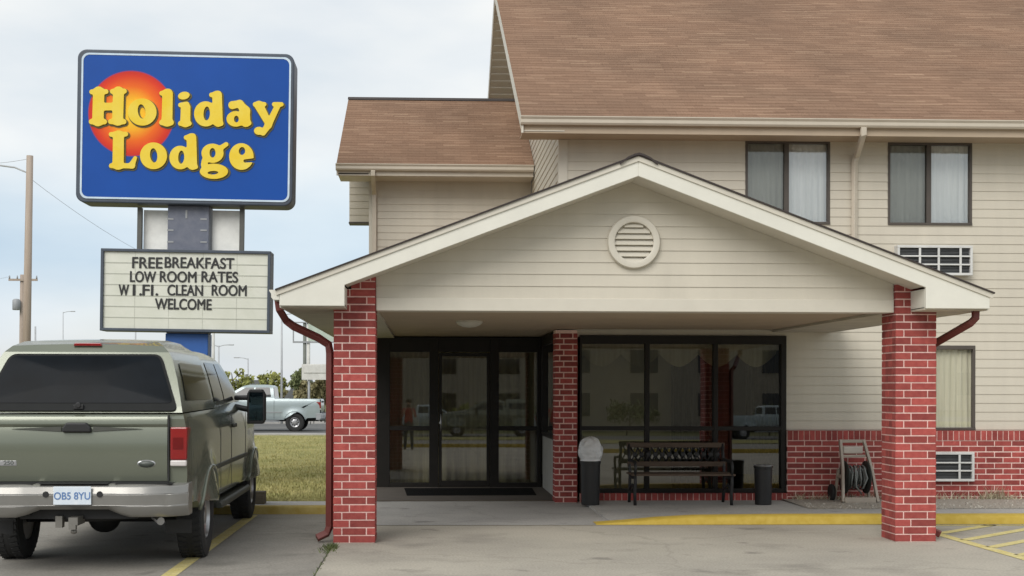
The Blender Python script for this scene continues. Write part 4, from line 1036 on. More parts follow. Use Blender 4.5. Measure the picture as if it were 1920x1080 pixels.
    # tow mirrors
    for side in (-1, 1):
        mb = MB(); mb.tube([(side*.90, 3.80, 1.40), (side*1.10, 3.78, 1.36)], .035, 8); mb.tube([(side*.90, 3.80, 1.50), (side*1.10, 3.78, 1.50)], .03, 8)
        mb.prism([(side*1.06, 1.20), (side*1.25, 1.20), (side*1.275, 1.25), (side*1.275, 1.54), (side*1.24, 1.60), (side*1.09, 1.60), (side*1.06, 1.55)], 'y', 3.72, 3.86)
        mi = mb.build('side_mirror', BLACK, t, bevel=.02)
        mb = MB(); mb.face([(side*1.085, 3.716, 1.24), (side*1.25, 3.716, 1.24), (side*1.25, 3.716, 1.565), (side*1.085, 3.716, 1.565)]); mb.build('mirror_glass', MIRR, mi)
    if cap:
        cpp = [(.215, 1.395), (.235, 1.44), (.50, 1.93), (.55, 1.985), (.66, 2.025), (1.2, 2.055), (1.9, 2.05), (2.06, 2.02), (2.12, 1.95), (2.13, 1.41)]
        wk = lambda z: lerp(z, [(1.39, .925), (1.5, .90), (1.7, .845), (1.86, .79), (1.93, .75), (1.985, .69), (2.03, .60)])
        mb = deform_prism(cpp, .9, (1.45, 1.55, 1.7, 1.86, 1.93, 1.985, 2.02), (.7, 1.2, 1.9), lambda y, z: wk(z), xc=(-.6, -.3, 0, .3, .6))
        for v in mb.bm.verts:
            if v.co.z > 1.97: v.co.z += .018*(1 - (v.co.x/.7)**2)
        cp_ = mb.build('camper_shell', paint, t, smooth=42)
        yz = lambda z: .235 + (.50 - .235)*(z - 1.44)/(1.93 - 1.44)
        nrm = Vector((0, -.49, .265)).normalized()
        def plate_on(z0, z1, w0, w1, off, rad=.05):
            pts = []
            cor = [(-w0, z0), (w0, z0), (w1, z1), (-w1, z1)]
            for i in range(4):
                p, a, b = Vector(cor[i]), Vector(cor[i-1]), Vector(cor[(i+1) % 4]); pa = p + (a-p).normalized()*rad; pb = p + (b-p).normalized()*rad
                for k in range(6):
                    u = k/5; q = pa*(1-u)**2 + p*2*u*(1-u) + pb*u*u; pts.append(q)
            return [Vector((q.x, yz(q.y), q.y)) + nrm*off for q in pts]
        mb = MB(); P0 = plate_on(1.405, 1.905, .885, .685, .002, .07); P1_ = plate_on(1.405, 1.905, .885, .685, .016, .07)
        mb.face(P1_); n = len(P0)
        for i in range(n): mb.face([P0[i], P0[(i+1) % n], P1_[(i+1) % n], P1_[i]])
        rw = mb.build('rear_window', mat('black_frame', (.016, .017, .017), rough=.5, spec=.1), cp_, smooth=40)
        mb = MB(); q = plate_on(1.47, 1.885, .835, .665, .020, .05); cn = sum(q, Vector())/len(q); rings = [q]
        for f_ in (.85, .6, .3): rings.append([cn + (p - cn)*f_ + nrm*.022*(1 - f_*f_) for p in q])
        vr = [[mb.bm.verts.new(p) for p in rg] for rg in rings]; n = len(q)
        for ra_, rb2 in zip(vr, vr[1:]):
            for i in range(n): mb.bm.faces.new((ra_[i], ra_[(i+1) % n], rb2[(i+1) % n], rb2[i]))
        mb.bm.faces.new(vr[-1]); mb.build('pane', TINT3, rw, smooth=60)
        mb = MB(); P = Vector((0, yz(1.45), 1.445)) + nrm*.03; mb.box(-.045, .045, P.y - .02, P.y + .01, 1.425, 1.465); mb.cyl((0, P.y - .03, 1.46), (0, P.y, 1.46), .025); mb.build('latch', BLACK, rw, bevel=.006)
        mb = MB(); mb.prism([(-.13, 1.985), (.13, 1.985), (.12, 2.012), (-.12, 2.012)], 'y', .515, .60); mb.build('brake_light', REDL, cp_, bevel=.006)
        for side in (-1, 1):
            mb = MB(); g = []
            for j in range(6):
                z = 1.50 + (1.84 - 1.50)*j/5; e0 = .52 + .18*j/5; e1 = 2.0 - .04*j/5; g.append([mb.bm.verts.new((side*(wk(z) + .008), e0 + (e1-e0)*i/4, z)) for i in range(5)])
            for j in range(5):
                for i in range(4): mb.bm.faces.new((g[j][i], g[j][i+1], g[j+1][i+1], g[j+1][i]))
            mb.build('side_window', TINT2, cp_, smooth=40)
    return t
TINT2 = mat('dark_side_glass', (.012, .013, .013), rough=.06, var=.1, spec=.6)
TINT3 = mat('dark_rear_glass', (.0045, .0065, .009), rough=.3, var=.5, spec=.08, scale=1.6)
REDL = mat('red_lens', (.24, .010, .012), rough=.15, coat=.5); REDD = mat('deep_red_lens', (.14, .006, .007), rough=.2)
CLEARL = mat('clear_lens', (.60, .56, .54), rough=.15)
MIRR = mat('mirror_surface', (.10, .16, .20), rough=.03, metal=1.0, var=.02)
PAINT = mat('olive_green_paint', (.172, .186, .143), rough=.22, metal=.38, var=.03, scale=1, coat=.5)
DKTRIM = mat('dark_trim', (.06, .062, .052), rough=.5)
BUMPER = mat('silver_bumper', (.27, .262, .245), rough=.3, metal=.55, var=.05, scale=6)
SILVER = mat('pale_blue_silver_paint', (.36, .42, .43), rough=.3, metal=.3, var=.03, coat=.4)
gp_ = make_pickup('olive green pickup with camper shell parked beside the left pillar', (-3.02, 10.75, -.004), R(1.2), PAINT, True, BUMPER, DKTRIM)
gp_.scale = (.965, 1, 1)
rp_ = at(608, 810, 47)
rt_ = make_pickup('pale silver blue pickup without a shell passing on the road', (rp_.x, 47.9, .0), R(90), SILVER, False, GREY, GREY, plate=False)
rt_.scale = (.88, .88, .88)

# ------------------------------------------------------------------ pole sign
YS = 20.0; TH = R(.70)
sc = YS/F; cpx, cpy = 348.0, 244.0
c0 = at(cpx, cpy, YS - .3)
sign = thing('pole_sign', (c0.x, YS, 0), 'tall blue and yellow lodge sign above a white letter board', 'pole sign', world=False)
sign.rotation_euler = (0, TH, 0)
mpp = (YS - .3)/F
def sp(px, py):
    """photo pixel -> sign-plane (x, z) in the sign's own upright frame"""
    u, v = (px - cpx)*mpp, (cpy - py)*mpp; tt = TH + ROLL
    x = u*math.cos(tt) - v*math.sin(tt); z = u*math.sin(tt) + v*math.cos(tt)
    return x - 0*c0.z, z + c0.z
sh = c0.z*math.tan(TH)       # lean of the post at face height
def spx(px, py): x, z = sp(px, py); return (x - sh, z)
def crop(cx_, cy_): return spx(100 + cx_/2.7, 60 + cy_/2.7)
def rrect(cx_, cz_, w_, h_, r, n=8):
    pts = []
    for sx_, sz_, a0 in ((1, 1, 0), (-1, 1, 90), (-1, -1, 180), (1, -1, 270)):
        for k in range(n+1):
            a = R(a0 + 90*k/n); pts.append((cx_ + sx_*(w_/2 - r) + r*math.cos(a), cz_ + sz_*(h_/2 - r) + r*math.sin(a)))
    return pts
fc = crop(668, 485); k_ = mpp/2.7; FW, FH = 1082*k_, 768*k_
NAVY = mat('navy_grey_metal', (.055, .07, .095), rough=.45)
mb = MB(); mb.prism(rrect(fc[0], fc[1], FW, FH, .14), 'y', -.30, .20)
cab_ = mb.build('sign_cabinet', NAVY, sign, bevel=.02)
mb = MB(); o1 = rrect(fc[0] + .01, fc[1], 1045*k_, 730*k_, .11); o2 = rrect(fc[0] + .01, fc[1], 1027*k_, 712*k_, .10); n = len(o1)
for i in range(n):
    a, b, c, d_ = o1[i], o1[(i+1) % n], o2[(i+1) % n], o2[i]
    mb.face([(a[0], -.312, a[1]), (b[0], -.312, b[1]), (c[0], -.312, c[1]), (d_[0], -.312, d_[1])]); mb.face([(a[0], -.299, a[1]), (b[0], -.299, b[1]), (b[0], -.312, b[1]), (a[0], -.312, a[1])])
mb.build('border_line', mat('pale_border', (.55, .66, .76), rough=.5), cab_)
# printed face: blue with a sun whose colour runs from yellow to red
def face_mat():
    m = bpy.data.materials.new('sign_face'); m.use_nodes = True; t = m.node_tree; b = t.nodes['Principled BSDF']; b.inputs['Roughness'].default_value = .4; b.inputs['Specular IOR Level'].default_value = .2
    tc = t.nodes.new('ShaderNodeTexCoord'); sx = t.nodes.new('ShaderNodeVectorMath'); sx.operation = 'SUBTRACT'
    cc = crop(400, 416); sx.inputs[1].default_value = (cc[0], -.305, cc[1]); t.links.new(tc.outputs['Object'], sx.inputs[0])
    ln = t.nodes.new('ShaderNodeVectorMath'); ln.operation = 'LENGTH'; t.links.new(sx.outputs[0], ln.inputs[0])
    dv = t.nodes.new('ShaderNodeMath'); dv.operation = 'DIVIDE'; dv.inputs[1].default_value = 220*k_; t.links.new(ln.outputs['Value'], dv.inputs[0])
    r = t.nodes.new('ShaderNodeValToRGB'); e = r.color_ramp.elements
    e[0].position = 0; e[0].color = (.88, .60, .03, 1); e[1].position = 1.0; e[1].color = (.008, .070, .33, 1)
    for p, c in ((.30, (.86, .46, .02, 1)), (.62, (.80, .14, .012, 1)), (.86, (.66, .045, .015, 1)), (.955, (.55, .03, .02, 1)), (.985, (.02, .065, .30, 1))):
        q = e.new(p); q.color = c
    t.links.new(dv.outputs[0], r.inputs[0])
    n = t.nodes.new('ShaderNodeTexNoise'); n.inputs['Scale'].default_value = 1.3; n.inputs['Detail'].default_value = 5; t.links.new(tc.outputs['Object'], n.inputs[0])
    mr = t.nodes.new('ShaderNodeMapRange'); mr.inputs[3].default_value = .85; mr.inputs[4].default_value = 1.18; t.links.new(n.outputs[0], mr.inputs[0])
    hs = t.nodes.new('ShaderNodeHueSaturation'); t.links.new(mr.outputs[0], hs.inputs['Value']); t.links.new(r.outputs[0], hs.inputs['Color']); t.links.new(hs.outputs[0], b.inputs['Base Color'])
    return m
mb = MB(); o2 = rrect(fc[0] + .01, fc[1], 1030*k_, 715*k_, .10)
mb.face([(x, -.306, z) for x, z in o2]); mb.build('sign_face', face_mat(), cab_, fix=False)
# hand-drawn rounded serif lettering, as distance fields turned into outlines
def seg(p, a, b, r0, r1):
    a, b = np.array(a, float), np.array(b, float); ab = b - a; t = np.clip(((p - a) @ ab)/(ab @ ab + 1e-9), 0, 1)
    return np.linalg.norm(p - (a + t[..., None]*ab), axis=-1) - (r0 + (r1 - r0)*t)
def ell(p, c, rx, ry, rot=0.):
    q = p - np.array(c, float); ca, sa = math.cos(R(rot)), math.sin(R(rot)); x = q[..., 0]*ca + q[..., 1]*sa; y = -q[..., 0]*sa + q[..., 1]*ca
    return (np.sqrt((x/rx)**2 + (y/ry)**2) - 1)*min(rx, ry)
def smin(a, b, k):
    h = np.clip(.5 + .5*(b - a)/k, 0, 1); return b*(1-h) + a*h - k*h*(1-h)
def glyph(p, adds, cuts=(), post=(), k=9):
    d_ = None
    for it in adds:
        q = seg(p, *it[1:]) if it[0] == 's' else ell(p, *it[1:]); d_ = q if d_ is None else smin(d_, q, k)
    for it in cuts:
        q = seg(p, *it[1:]) if it[0] == 's' else ell(p, *it[1:]); d_ = np.maximum(d_, -q)
    for it in post:
        q = seg(p, *it[1:]) if it[0] == 's' else ell(p, *it[1:]); d_ = smin(d_, q, k)
    return d_
GL = [
 dict(adds=[('s', (240,312), (236,455), 28, 28), ('s', (338,310), (334,452), 27, 27), ('s', (206,311), (276,309), 12, 12), ('s', (204,460), (268,460), 13, 13), ('s', (308,308), (367,306), 12, 12), ('s', (300,459), (364,459), 13, 13), ('s', (240,385), (335,383), 19, 19)]),
 dict(adds=[('e', (456,410), 71, 68)], cuts=[('e', (453,407), 19, 36, -8)]),
 dict(adds=[('s', (582,318), (579,455), 26, 27), ('s', (552,315), (590,306), 11, 9), ('s', (553,462), (600,462), 13, 13)]),
 dict(adds=[('s', (672,385), (670,460), 24, 25), ('s', (646,373), (678,366), 11, 10), ('s', (646,466), (690,466), 12, 12)], post=[('e', (663,326), 29, 19, -12)], k=6),
 dict(adds=[('e', (772,417), 58, 63), ('s', (829,325), (832,455), 24, 25), ('s', (800,321), (838,312), 11, 9), ('s', (836,466), (850,466), 12, 10)], cuts=[('e', (777,415), 16, 35, 3)]),
 dict(adds=[('e', (922,441), 46, 39), ('s', (968,400), (970,455), 24, 25), ('s', (905,372), (942,364), 20, 17), ('s', (942,364), (968,400), 17, 24), ('s', (974,466), (990,462), 12, 10)], cuts=[('e', (925,442), 12, 17)]),
 dict(adds=[('s', (1038,372), (1086,462), 23, 17), ('s', (1132,372), (1084,472), 14, 17), ('s', (1084,472), (1058,510), 17, 14), ('e', (1038,500), 25, 20), ('s', (1018,367), (1064,366), 11, 11), ('s', (1114,366), (1150,366), 11, 11)], k=6),
 dict(adds=[('s', (338,530), (336,672), 27, 28), ('s', (302,523), (374,521), 12, 12), ('s', (303,680), (406,680), 12, 13), ('s', (404,676), (421,640), 15, 9)]),
 dict(adds=[('e', (512,629), 67, 67)], cuts=[('e', (513,627), 18, 36, -6)]),
 dict(adds=[('e', (645,637), 54, 59), ('s', (701,540), (704,672), 24, 25), ('s', (674,536), (710,526), 11, 9), ('s', (708,684), (724,684), 11, 9)], cuts=[('e', (650,635), 15, 33, 3)]),
 dict(adds=[('e', (806,614), 55, 48), ('s', (846,588), (874,569), 13, 11), ('s', (768,652), (764,672), 16, 16), ('e', (813,705), 70, 38)], cuts=[('e', (806,612), 15, 24), ('e', (808,712), 27, 9, -3)], k=8),
 dict(adds=[('e', (950,630), 61, 67)], cuts=[('e', (953,602), 16, 20, 8), ('s', (968,652), (1030,646), 8, 11)], k=6),
]
def contours(D, x0, y0, st, lev):
    """marching squares -> closed polylines"""
    nx, ny = D.shape[1], D.shape[0]; I = D < lev; nxt = {}
    def ip(i0, j0, i1, j1):
        a, b = D[j0, i0] - lev, D[j1, i1] - lev; t = a/(a-b) if a != b else .5
        return (x0 + (i0 + (i1-i0)*t)*st, y0 + (j0 + (j1-j0)*t)*st)
    pt = {}; T = {1: [(3,0)], 2: [(0,1)], 3: [(3,1)], 4: [(1,2)], 5: [(3,0),(1,2)], 6: [(0,2)], 7: [(3,2)], 8: [(2,3)], 9: [(2,0)], 10: [(0,1),(2,3)], 11: [(2,1)], 12: [(1,3)], 13: [(1,0)], 14: [(0,3)]}
    js, is_ = np.nonzero((I[:-1,:-1] != I[1:,1:]) | (I[:-1,1:] != I[1:,:-1]) | (I[:-1,:-1] != I[:-1,1:]))
    for j, i in zip(js, is_):
        c = I[j,i] + 2*I[j,i+1] + 4*I[j+1,i+1] + 8*I[j+1,i]
        ek = [('h',i,j), ('v',i+1,j), ('h',i,j+1), ('v',i,j)]; ee = [(i,j,i+1,j), (i+1,j,i+1,j+1), (i,j+1,i+1,j+1), (i,j,i,j+1)]
        for a, b in T.get(int(c), []):
            for q in (a, b): pt[ek[q]] = ip(*ee[q])
            nxt.setdefault(ek[a], []).append(ek[b]); nxt.setdefault(ek[b], []).append(ek[a])
    loops = []; seen = set()
    for s in list(nxt):
        if s in seen: continue
        lp = [s]; seen.add(s); cur = s
        while True:
            c = [q for q in nxt[cur] if q not in seen]
            if not c: break
            cur = c[0]; seen.add(cur); lp.append(cur)
        if len(lp) > 5: loops.append([pt[q] for q in lp])
    return loops
def outline_mesh(mb, loops, y, depth, dx=0, dy=0):
    cu = bpy.data.curves.new('c', 'CURVE'); cu.dimensions = '2D'; cu.fill_mode = 'BOTH'; cu.extrude = depth/2
    for lp in loops:
        s = cu.splines.new('POLY'); s.points.add(len(lp)-1); s.use_cyclic_u = True
        for p, q in zip(s.points, lp):
            x, z = crop(q[0] + dx, q[1] + dy); p.co = (x, z, 0, 1)
    o = bpy.data.objects.new('c', cu); COL.objects.link(o); dg = bpy.context.evaluated_depsgraph_get(); dg.update()
    me = bpy.data.meshes.new_from_object(o.evaluated_get(dg)); bpy.data.objects.remove(o); bpy.data.curves.remove(cu)
    me.transform(Matrix.Translation((0, y, 0)) @ XZ); mb.bm.from_mesh(me); bpy.data.meshes.remove(me)
st = 2.0; gx = np.arange(160, 1200, st); gy = np.arange(270, 780, st); PG = np.stack(np.meshgrid(gx, gy), -1)
m1 = MB(); m2 = MB(); DS = None
for g_ in GL:
    D = glyph(PG, g_['adds'], g_.get('cuts', ()), g_.get('post', ()), g_.get('k', 9))
    outline_mesh(m1, contours(D, 160, 270, st, 0.), -.326, .022)
    DS = D if DS is None else np.minimum(DS, D)
outline_mesh(m2, contours(DS, 160, 270, st, 4.5), -.311, .006, 4, 5)
m1.build('lettering', mat('yellow_letter', (.80, .55, .02), rough=.4, col2=(.82, .64, .09), scale=3, spec=.25), cab_, fix=False)
m2.build('letter_shadow', mat('olive_shadow_print', (.10, .085, .02), rough=.5), cab_, fix=False)
mb = MB(); tp = crop(686, 100); mb.cyl((tp[0], 0, tp[1] - .02), (tp[0], 0, tp[1] + .05), .02); mb.build('lifting_eye', NAVY, cab_)
# post, side posts, blank panels
def bx2(mb, px0, py0, px1, py1, y0, y1):
    a = spx((px0+px1)/2, py1); b = spx((px0+px1)/2, py0); wv = (px1-px0)*mpp/2; xm = (a[0]+b[0])/2; mb.box(xm - wv, xm + wv, y0, y1, a[1], b[1])
BLUE = mat('blue_post_paint', (.02, .10, .36), rough=.45)
xm = spx(348, 520)[0]
mb = MB(); mb.box(xm - .335, xm + .335, -.14, .2, 0, spx(348, 622)[1] + .0); mb.build('post', BLUE, sign, bevel=.01)
mb = MB(); mb.box(xm - .325, xm + .325, -.14, .2, spx(348, 622)[1] + .002, fc[1] - FH/2 - .0); up_ = mb.build('upper_post', mat('slate_paint', (.10, .115, .16), rough=.5, col2=(.16, .17, .21), scale=8), sign, bevel=.01)
mb = MB()
for py in (407, 428, 450):
    for px in (316, 378): a = spx(px, py); mb.box(a[0] - .05, a[0] + .05, -.147, -.139, a[1] - .012, a[1] + .012)
a = spx(346, 395); mb.box(a[0] - .015, a[0] + .015, -.147, -.139, a[1] - .09, a[1] + .04)
mb.build('bracket_plate', GREY, up_)
for px in (257, 448):
    mb = MB(); bx2(mb, px - 4, 385, px + 4, 468, -.1, .0); mb.build('side_post', mat('dark_post', (.09, .09, .08), rough=.5), sign)
for p0, p1 in ((262, 307), (391, 443)):
    mb = MB(); bx2(mb, p0, 388, p1, 467, .02, .05); mb.build('blank_panel', mat('panel_white', (.80, .80, .76), rough=.5), sign)
# letter board
ra, rb = spx(190, 619), spx(505, 467)
rcx, rcz = (ra[0]+rb[0])/2, (spx(348, 619)[1] + spx(348, 467)[1])/2; RW, RH = 314*mpp, 153*mpp
mb = MB()
for a0, a1, b0_, b1 in ((-RW/2, RW/2, RH/2 - .045, RH/2), (-RW/2, RW/2, -RH/2, -RH/2 + .045), (-RW/2, -RW/2 + .045, -RH/2 + .045, RH/2 - .045), (RW/2 - .045, RW/2, -RH/2 + .045, RH/2 - .045)):
    mb.box(rcx + a0, rcx + a1, -.30, .12, rcz + b0_, rcz + b1)
rb_ = mb.build('letter_board', NAVY, sign, bevel=.006)
mb = MB(); mb.box(rcx - RW/2 + .045, rcx + RW/2 - .045, -.262, .1, rcz - RH/2 + .045, rcz + RH/2 - .045)
mb.build('board_face', mat('cream_acrylic', (.62, .63, .54), rough=.35, col2=(.70, .70, .62), scale=3), rb_)
mb = MB(); n = 7
for i in range(1, n): z = rcz - RH/2 + .045 + (RH - .09)*i/n; mb.box(rcx - RW/2 + .046, rcx + RW/2 - .046, -.268, -.2625, z - .007, z + .007)
mb.build('letter_track', mat('track_grey', (.48, .49, .42), rough=.4), rb_)
mb = MB()
for i in range(1, 5): x = rcx - RW/2 + RW*i/5; mb.box(x - .003, x + .003, -.265, -.2625, rcz - RH/2 + .046, rcz + RH/2 - .046)
mb.build('panel_seam', mat('track_grey', (.48, .49, .42)), rb_)
INK = mat('black_letter', (.02, .02, .02), rough=.5)
mb = MB()
def word(tx, px0, px1, py, hpx=20):
    for k, (t0, a, b) in enumerate(tx):
        me = text_mesh(t0, 1, .004, align='LEFT'); xs_ = [v.co.x for v in me.vertices]; ys_ = [v.co.y for v in me.vertices]
        p = spx(a, py); q = spx(b, py); h = hpx*mpp
        for v in me.vertices:
            v.co = (p[0] + (v.co.x - min(xs_))/(max(xs_) - min(xs_))*(q[0]-p[0]), -.268 - v.co.z*1.5, (p[1]+q[1])/2 - h/2 + (v.co.y - min(ys_))/(max(ys_) - min(ys_))*h)
        for dx_, dy_ in ((0, 0), (.005, .0007), (-.005, .0014), (.0, .0021)):
            m_ = me.copy(); m_.transform(Matrix.Translation((dx_, dy_, .006 if dy_ == .0021 else 0))); mb.bm.from_mesh(m_); bpy.data.meshes.remove(m_)
        bpy.data.meshes.remove(me)
word([('FREE', 249, 304), ('BREAKFAST', 309, 437)], 0, 0, 491)
word([('LOW', 245, 292), ('ROOM', 300, 367), ('RATES', 377, 444)], 0, 0, 517)
word([('W', 224, 242), ('I', 250, 254), ('FI', 268, 287), ('CLEAN', 314, 379), ('ROOM', 396, 460)], 0, 0, 542)
word([('.', 262, 266), ('.', 292, 296)], 0, 0, 550, 4)
word([('WELCOME', 291, 395)], 0, 0, 568)
mb.build('board_lettering', INK, rb_)

# ------------------------------------------------------------------ the far side of the road
LEAFM = {}
def leaf_mat(n, c1, c2):
    return mat(n, c1, rough=.8, col2=c2, scale=.8, island=.4, spec=.2)
def tree(label, base, h, cr_, lm, n=1500, leaf=.16, group=None, name='tree', squash=.8, shape=None):
    t = thing(name, base, label, 'tree', group, world=False)
    mb = MB(); th = h*.42; pts = [(0, 0, -.05), (.04*h*.3, .02, th*.5), (0, .03, th), (.02*h, 0, h*.75)]; mb.tube(pts, [h*.03, h*.024, h*.018, h*.006], 8)
    limbs = []
    for i in range(7):
        a = i*2.4; z0 = th*(.75 + .18*i); p = Vector((0, .0, min(z0, h*.7))); q = p + Vector((math.cos(a)*cr_*.7, math.sin(a)*cr_*.7, h*.18)); mb.tube([p, (p+q)/2 + Vector((0, 0, .05*h)), q], [h*.012, h*.008, h*.003], 6); limbs.append(q)
    mb.build('trunk', mat('bark', (.09, .07, .05), rough=.95, bump=.5, bscale=20), t)
    mb = MB(); cl_ = []
    for i in range(26):
        a = random.uniform(0, 6.28); b = random.uniform(-.7, 1); rr = cr_*random.uniform(.35, .95)*math.sqrt(max(.1, 1 - b*b*.8)); cl_.append((Vector((math.cos(a)*rr, math.sin(a)*rr, h*.62 + b*h*.34*squash)), cr_*random.uniform(.18, .36)))
    for i in range(n):
        c, r = random.choice(cl_); d_ = Vector((random.gauss(0, 1), random.gauss(0, 1), random.gauss(0, .8))).normalized()*r*random.random()**.4; p = c + d_
        e = Euler((random.uniform(0, 6), random.uniform(0, 6), random.uniform(0, 6))).to_matrix(); s = leaf*random.uniform(.6, 1.4)
        mb.face([p + e @ Vector(v) for v in ((-s, -s*.5, 0), (s*.2, -s*.6, .1*s), (s, 0, 0), (0, s*.6, .1*s))])
    mb.build('crown', lm, t, fix=False); return t
def base(px, Y): p = at(px, 730, Y); return (p.x, Y, 0)
LY = leaf_mat('yellow_green_leaf', (.20, .22, .06), (.36, .36, .13)); LG = leaf_mat('green_leaf', (.12, .145, .07), (.22, .245, .12)); LB = leaf_mat('olive_leaf', (.19, .17, .09), (.32, .28, .15))
tree('small yellow green tree right of the pickup windshield', base(436, 70), 2.9, 1.2, LY, n=800, leaf=.12)
tree('rounded yellow green tree left of the thin light pole', base(508, 75), 2.7, .95, LY, n=800, leaf=.12)
tree('olive tree just left of the tall grey light pole', base(531, 82), 1.8, .9, LB, n=600, leaf=.12)
tree('dark conical evergreen beside the far grey house', base(570, 72), 2.7, .7, LG, leaf=.12, squash=1.1)
tree('olive brown tree below the white roadside board', base(586, 66), 2.2, .9, LB, leaf=.11)
tree('olive brown shrub tree nearest the brick pillar', base(606, 64), 2.4, .8, LB, leaf=.11)
for i, (px, y_, h) in enumerate(((-60, 110, 6), (-140, 100, 7), (40, 120, 5), (180, 125, 5), (290, 130, 5), (380, 120, 4))):
    tree('distant green tree far behind the road, mostly hidden by the pickup', base(px, y_), h, h*.45, LG, n=900, leaf=.25, group='distant trees behind the pickup')
# buildings
def house(name, px0, px1, Y, h, roofh, wallm, roofm, label, depth=9, flat=False):
    a, b = base(px0, Y)[0], base(px1, Y)[0]; t = thing(name, ((a+b)/2, Y, 0), label, 'building')
    mb = MB(); mb.box(a, b, Y, Y + depth, 0, h); mb.build('wall', wallm, t)
    mb = MB()
    if flat: mb.box(a - .2, b + .2, Y - .2, Y + depth + .2, h + .002, h + roofh)
    else: mb.prism([(a - .4, h + .002), (b + .4, h + .002), ((a+b)/2, h + roofh)], 'y', Y - .3, Y + depth + .3)
    mb.build('roof', roofm, t)
    mb = MB(); n = max(1, int((b-a)/2.2))
    for i in range(n): x = a + (b-a)*(i+.5)/n; w_ = mb.box(x - .45, x + .45, Y - .05, Y + .0, h*.35, h*.8)
    mb.build('window', TINT2, t)
PALE = mat('pale_wall', (.62, .61, .57), rough=.8); GREYR = mat('grey_roof', (.14, .145, .15), rough=.9); DKG = mat('grey_green_siding', (.17, .18, .16), rough=.8)
house('white_building', 447, 482, 92, 1.9, .35, PALE, GREYR, 'low white building with flat roof beyond the road', flat=True)
house('grey_house', 545, 574, 78, 1.0, 1.25, DKG, GREYR, 'small grey house with steep dark gable beyond the road')
house('strip_store', -330, 60, 100, 3.2, .5, PALE, GREYR, 'long pale flat roofed store behind the leaning utility pole', flat=True, depth=15)
# roadside board and empty billboard frame
Yb = 62; a, b = at(566, 712, Yb), at(640, 683, Yb)
t = thing('sign_board', ((a.x+b.x)/2, Yb, 0), 'plain white roadside board on posts next to the brick pillar', 'sign board')
mb = MB(); mb.box(a.x, b.x, Yb - .1, Yb + .1, a.z, b.z); mb.box(a.x + .1, b.x, Yb - .14, Yb - .101, (a.z+b.z)/2 - .04, b.z - .05); mb.build('board', PALE, t)
for x in (a.x + .35, b.x - .3): mb = MB(); mb.cyl((x, Yb, 0), (x, Yb, a.z), .06); mb.build('post', GREY, t)
Yb = 66; a, b = at(549, 643, Yb), at(655, 606, Yb)
t = thing('billboard_frame', ((a.x+b.x)/2, Yb, 0), 'open dark billboard frame on twin posts by the brick pillar', 'billboard')
mb = MB(); mb.box(a.x, b.x, Yb - .05, Yb + .05, a.z, a.z + .09); mb.box(a.x, a.x + .06, Yb - .05, Yb + .05, a.z + .09, b.z); mb.box(a.x, b.x, Yb - .05, Yb + .05, b.z, b.z + .06); mb.build('frame', GREY, t)
mb = MB(); mb.box(at(578, 640, Yb).x, b.x - .1, Yb - .03, Yb - .01, a.z + .1, b.z - .02); mb.build('panel', mat('pale_green_panel', (.45, .52, .44), rough=.7), t)
for px, m in ((571, DKG), (578, PALE)):
    x = at(px, 640, Yb).x; mb = MB(); mb.cyl((x, Yb + .1, 0), (x, Yb + .1, b.z), .09); mb.build('post', m, t)
# poles
WOODP = mat('pole_wood', (.33, .26, .21), rough=.95, col2=(.43, .36, .30), scale=2, stretch=(6, 6, .4)); LAMPG = mat('galvanised', (.42, .43, .44), rough=.5)
Yp = 45; tp = at(56, 292, Yp); bt = base(47, Yp)
pole = thing('utility_pole', (bt[0], Yp, 0), 'tall wooden utility pole with a curved lamp arm left of sign', 'utility pole')
mb = MB(); mb.cyl((bt[0], Yp, -.1), (tp.x, Yp, tp.z), .16, .115, 16); mb.build('shaft', WOODP, pole)
q0 = at(50, 324, Yp); q1 = at(28, 314, Yp); q2 = at(-8, 309, Yp); q3 = at(-42, 307, Yp)
mb = MB(); mb.tube([(q0.x + .06, Yp, q0.z - .5), (q0.x + .02, Yp, q0.z), (q1.x, Yp, q1.z), (q2.x, Yp, q2.z), (q3.x, Yp, q3.z)], .03, 8); mb.build('lamp_arm', LAMPG, pole)
mb = MB(); mb.lathe([(.02, -.35), (.12, -.25), (.16, 0), (.10, .3), (.02, .36)], (q3.x - .3, Yp, q3.z), 'x', 14); mb.build('lamp_head', LAMPG, pole)
Yp2 = 72; bt2 = base(40, Yp2); tp2 = at(42, 515, Yp2)
pole2 = thing('utility_pole', (bt2[0], Yp2, 0), 'farther wooden pole with crossarm and transformer behind the tall pole', 'utility pole')
mb = MB(); mb.cyl((bt2[0], Yp2, -.1), (tp2.x, Yp2, tp2.z), .17, .12, 14); mb.build('shaft', WOODP, pole2)
ca, cb = at(18, 525, Yp2), at(72, 527, Yp2); mb = MB(); mb.box(ca.x, cb.x, Yp2 - .2, Yp2 - .12, ca.z - .06, ca.z + .06); mb.build('crossarm', WOODP, pole2)
for f_ in (.03, .3, .72, .97):
    mb = MB(); mb.cyl((ca.x + (cb.x-ca.x)*f_, Yp2 - .16, ca.z + .06), (ca.x + (cb.x-ca.x)*f_, Yp2 - .16, ca.z + .24), .05, .03, 8); mb.build('insulator', GREY, pole2)
tr = at(34, 572, Yp2); mb = MB(); mb.lathe([(.2, -.3), (.22, -.28), (.22, .25), (.15, .32), (.02, .34)], (tr.x, Yp2 - .3, tr.z), 'z', 14); mb.build('transformer', GREY, pole2)
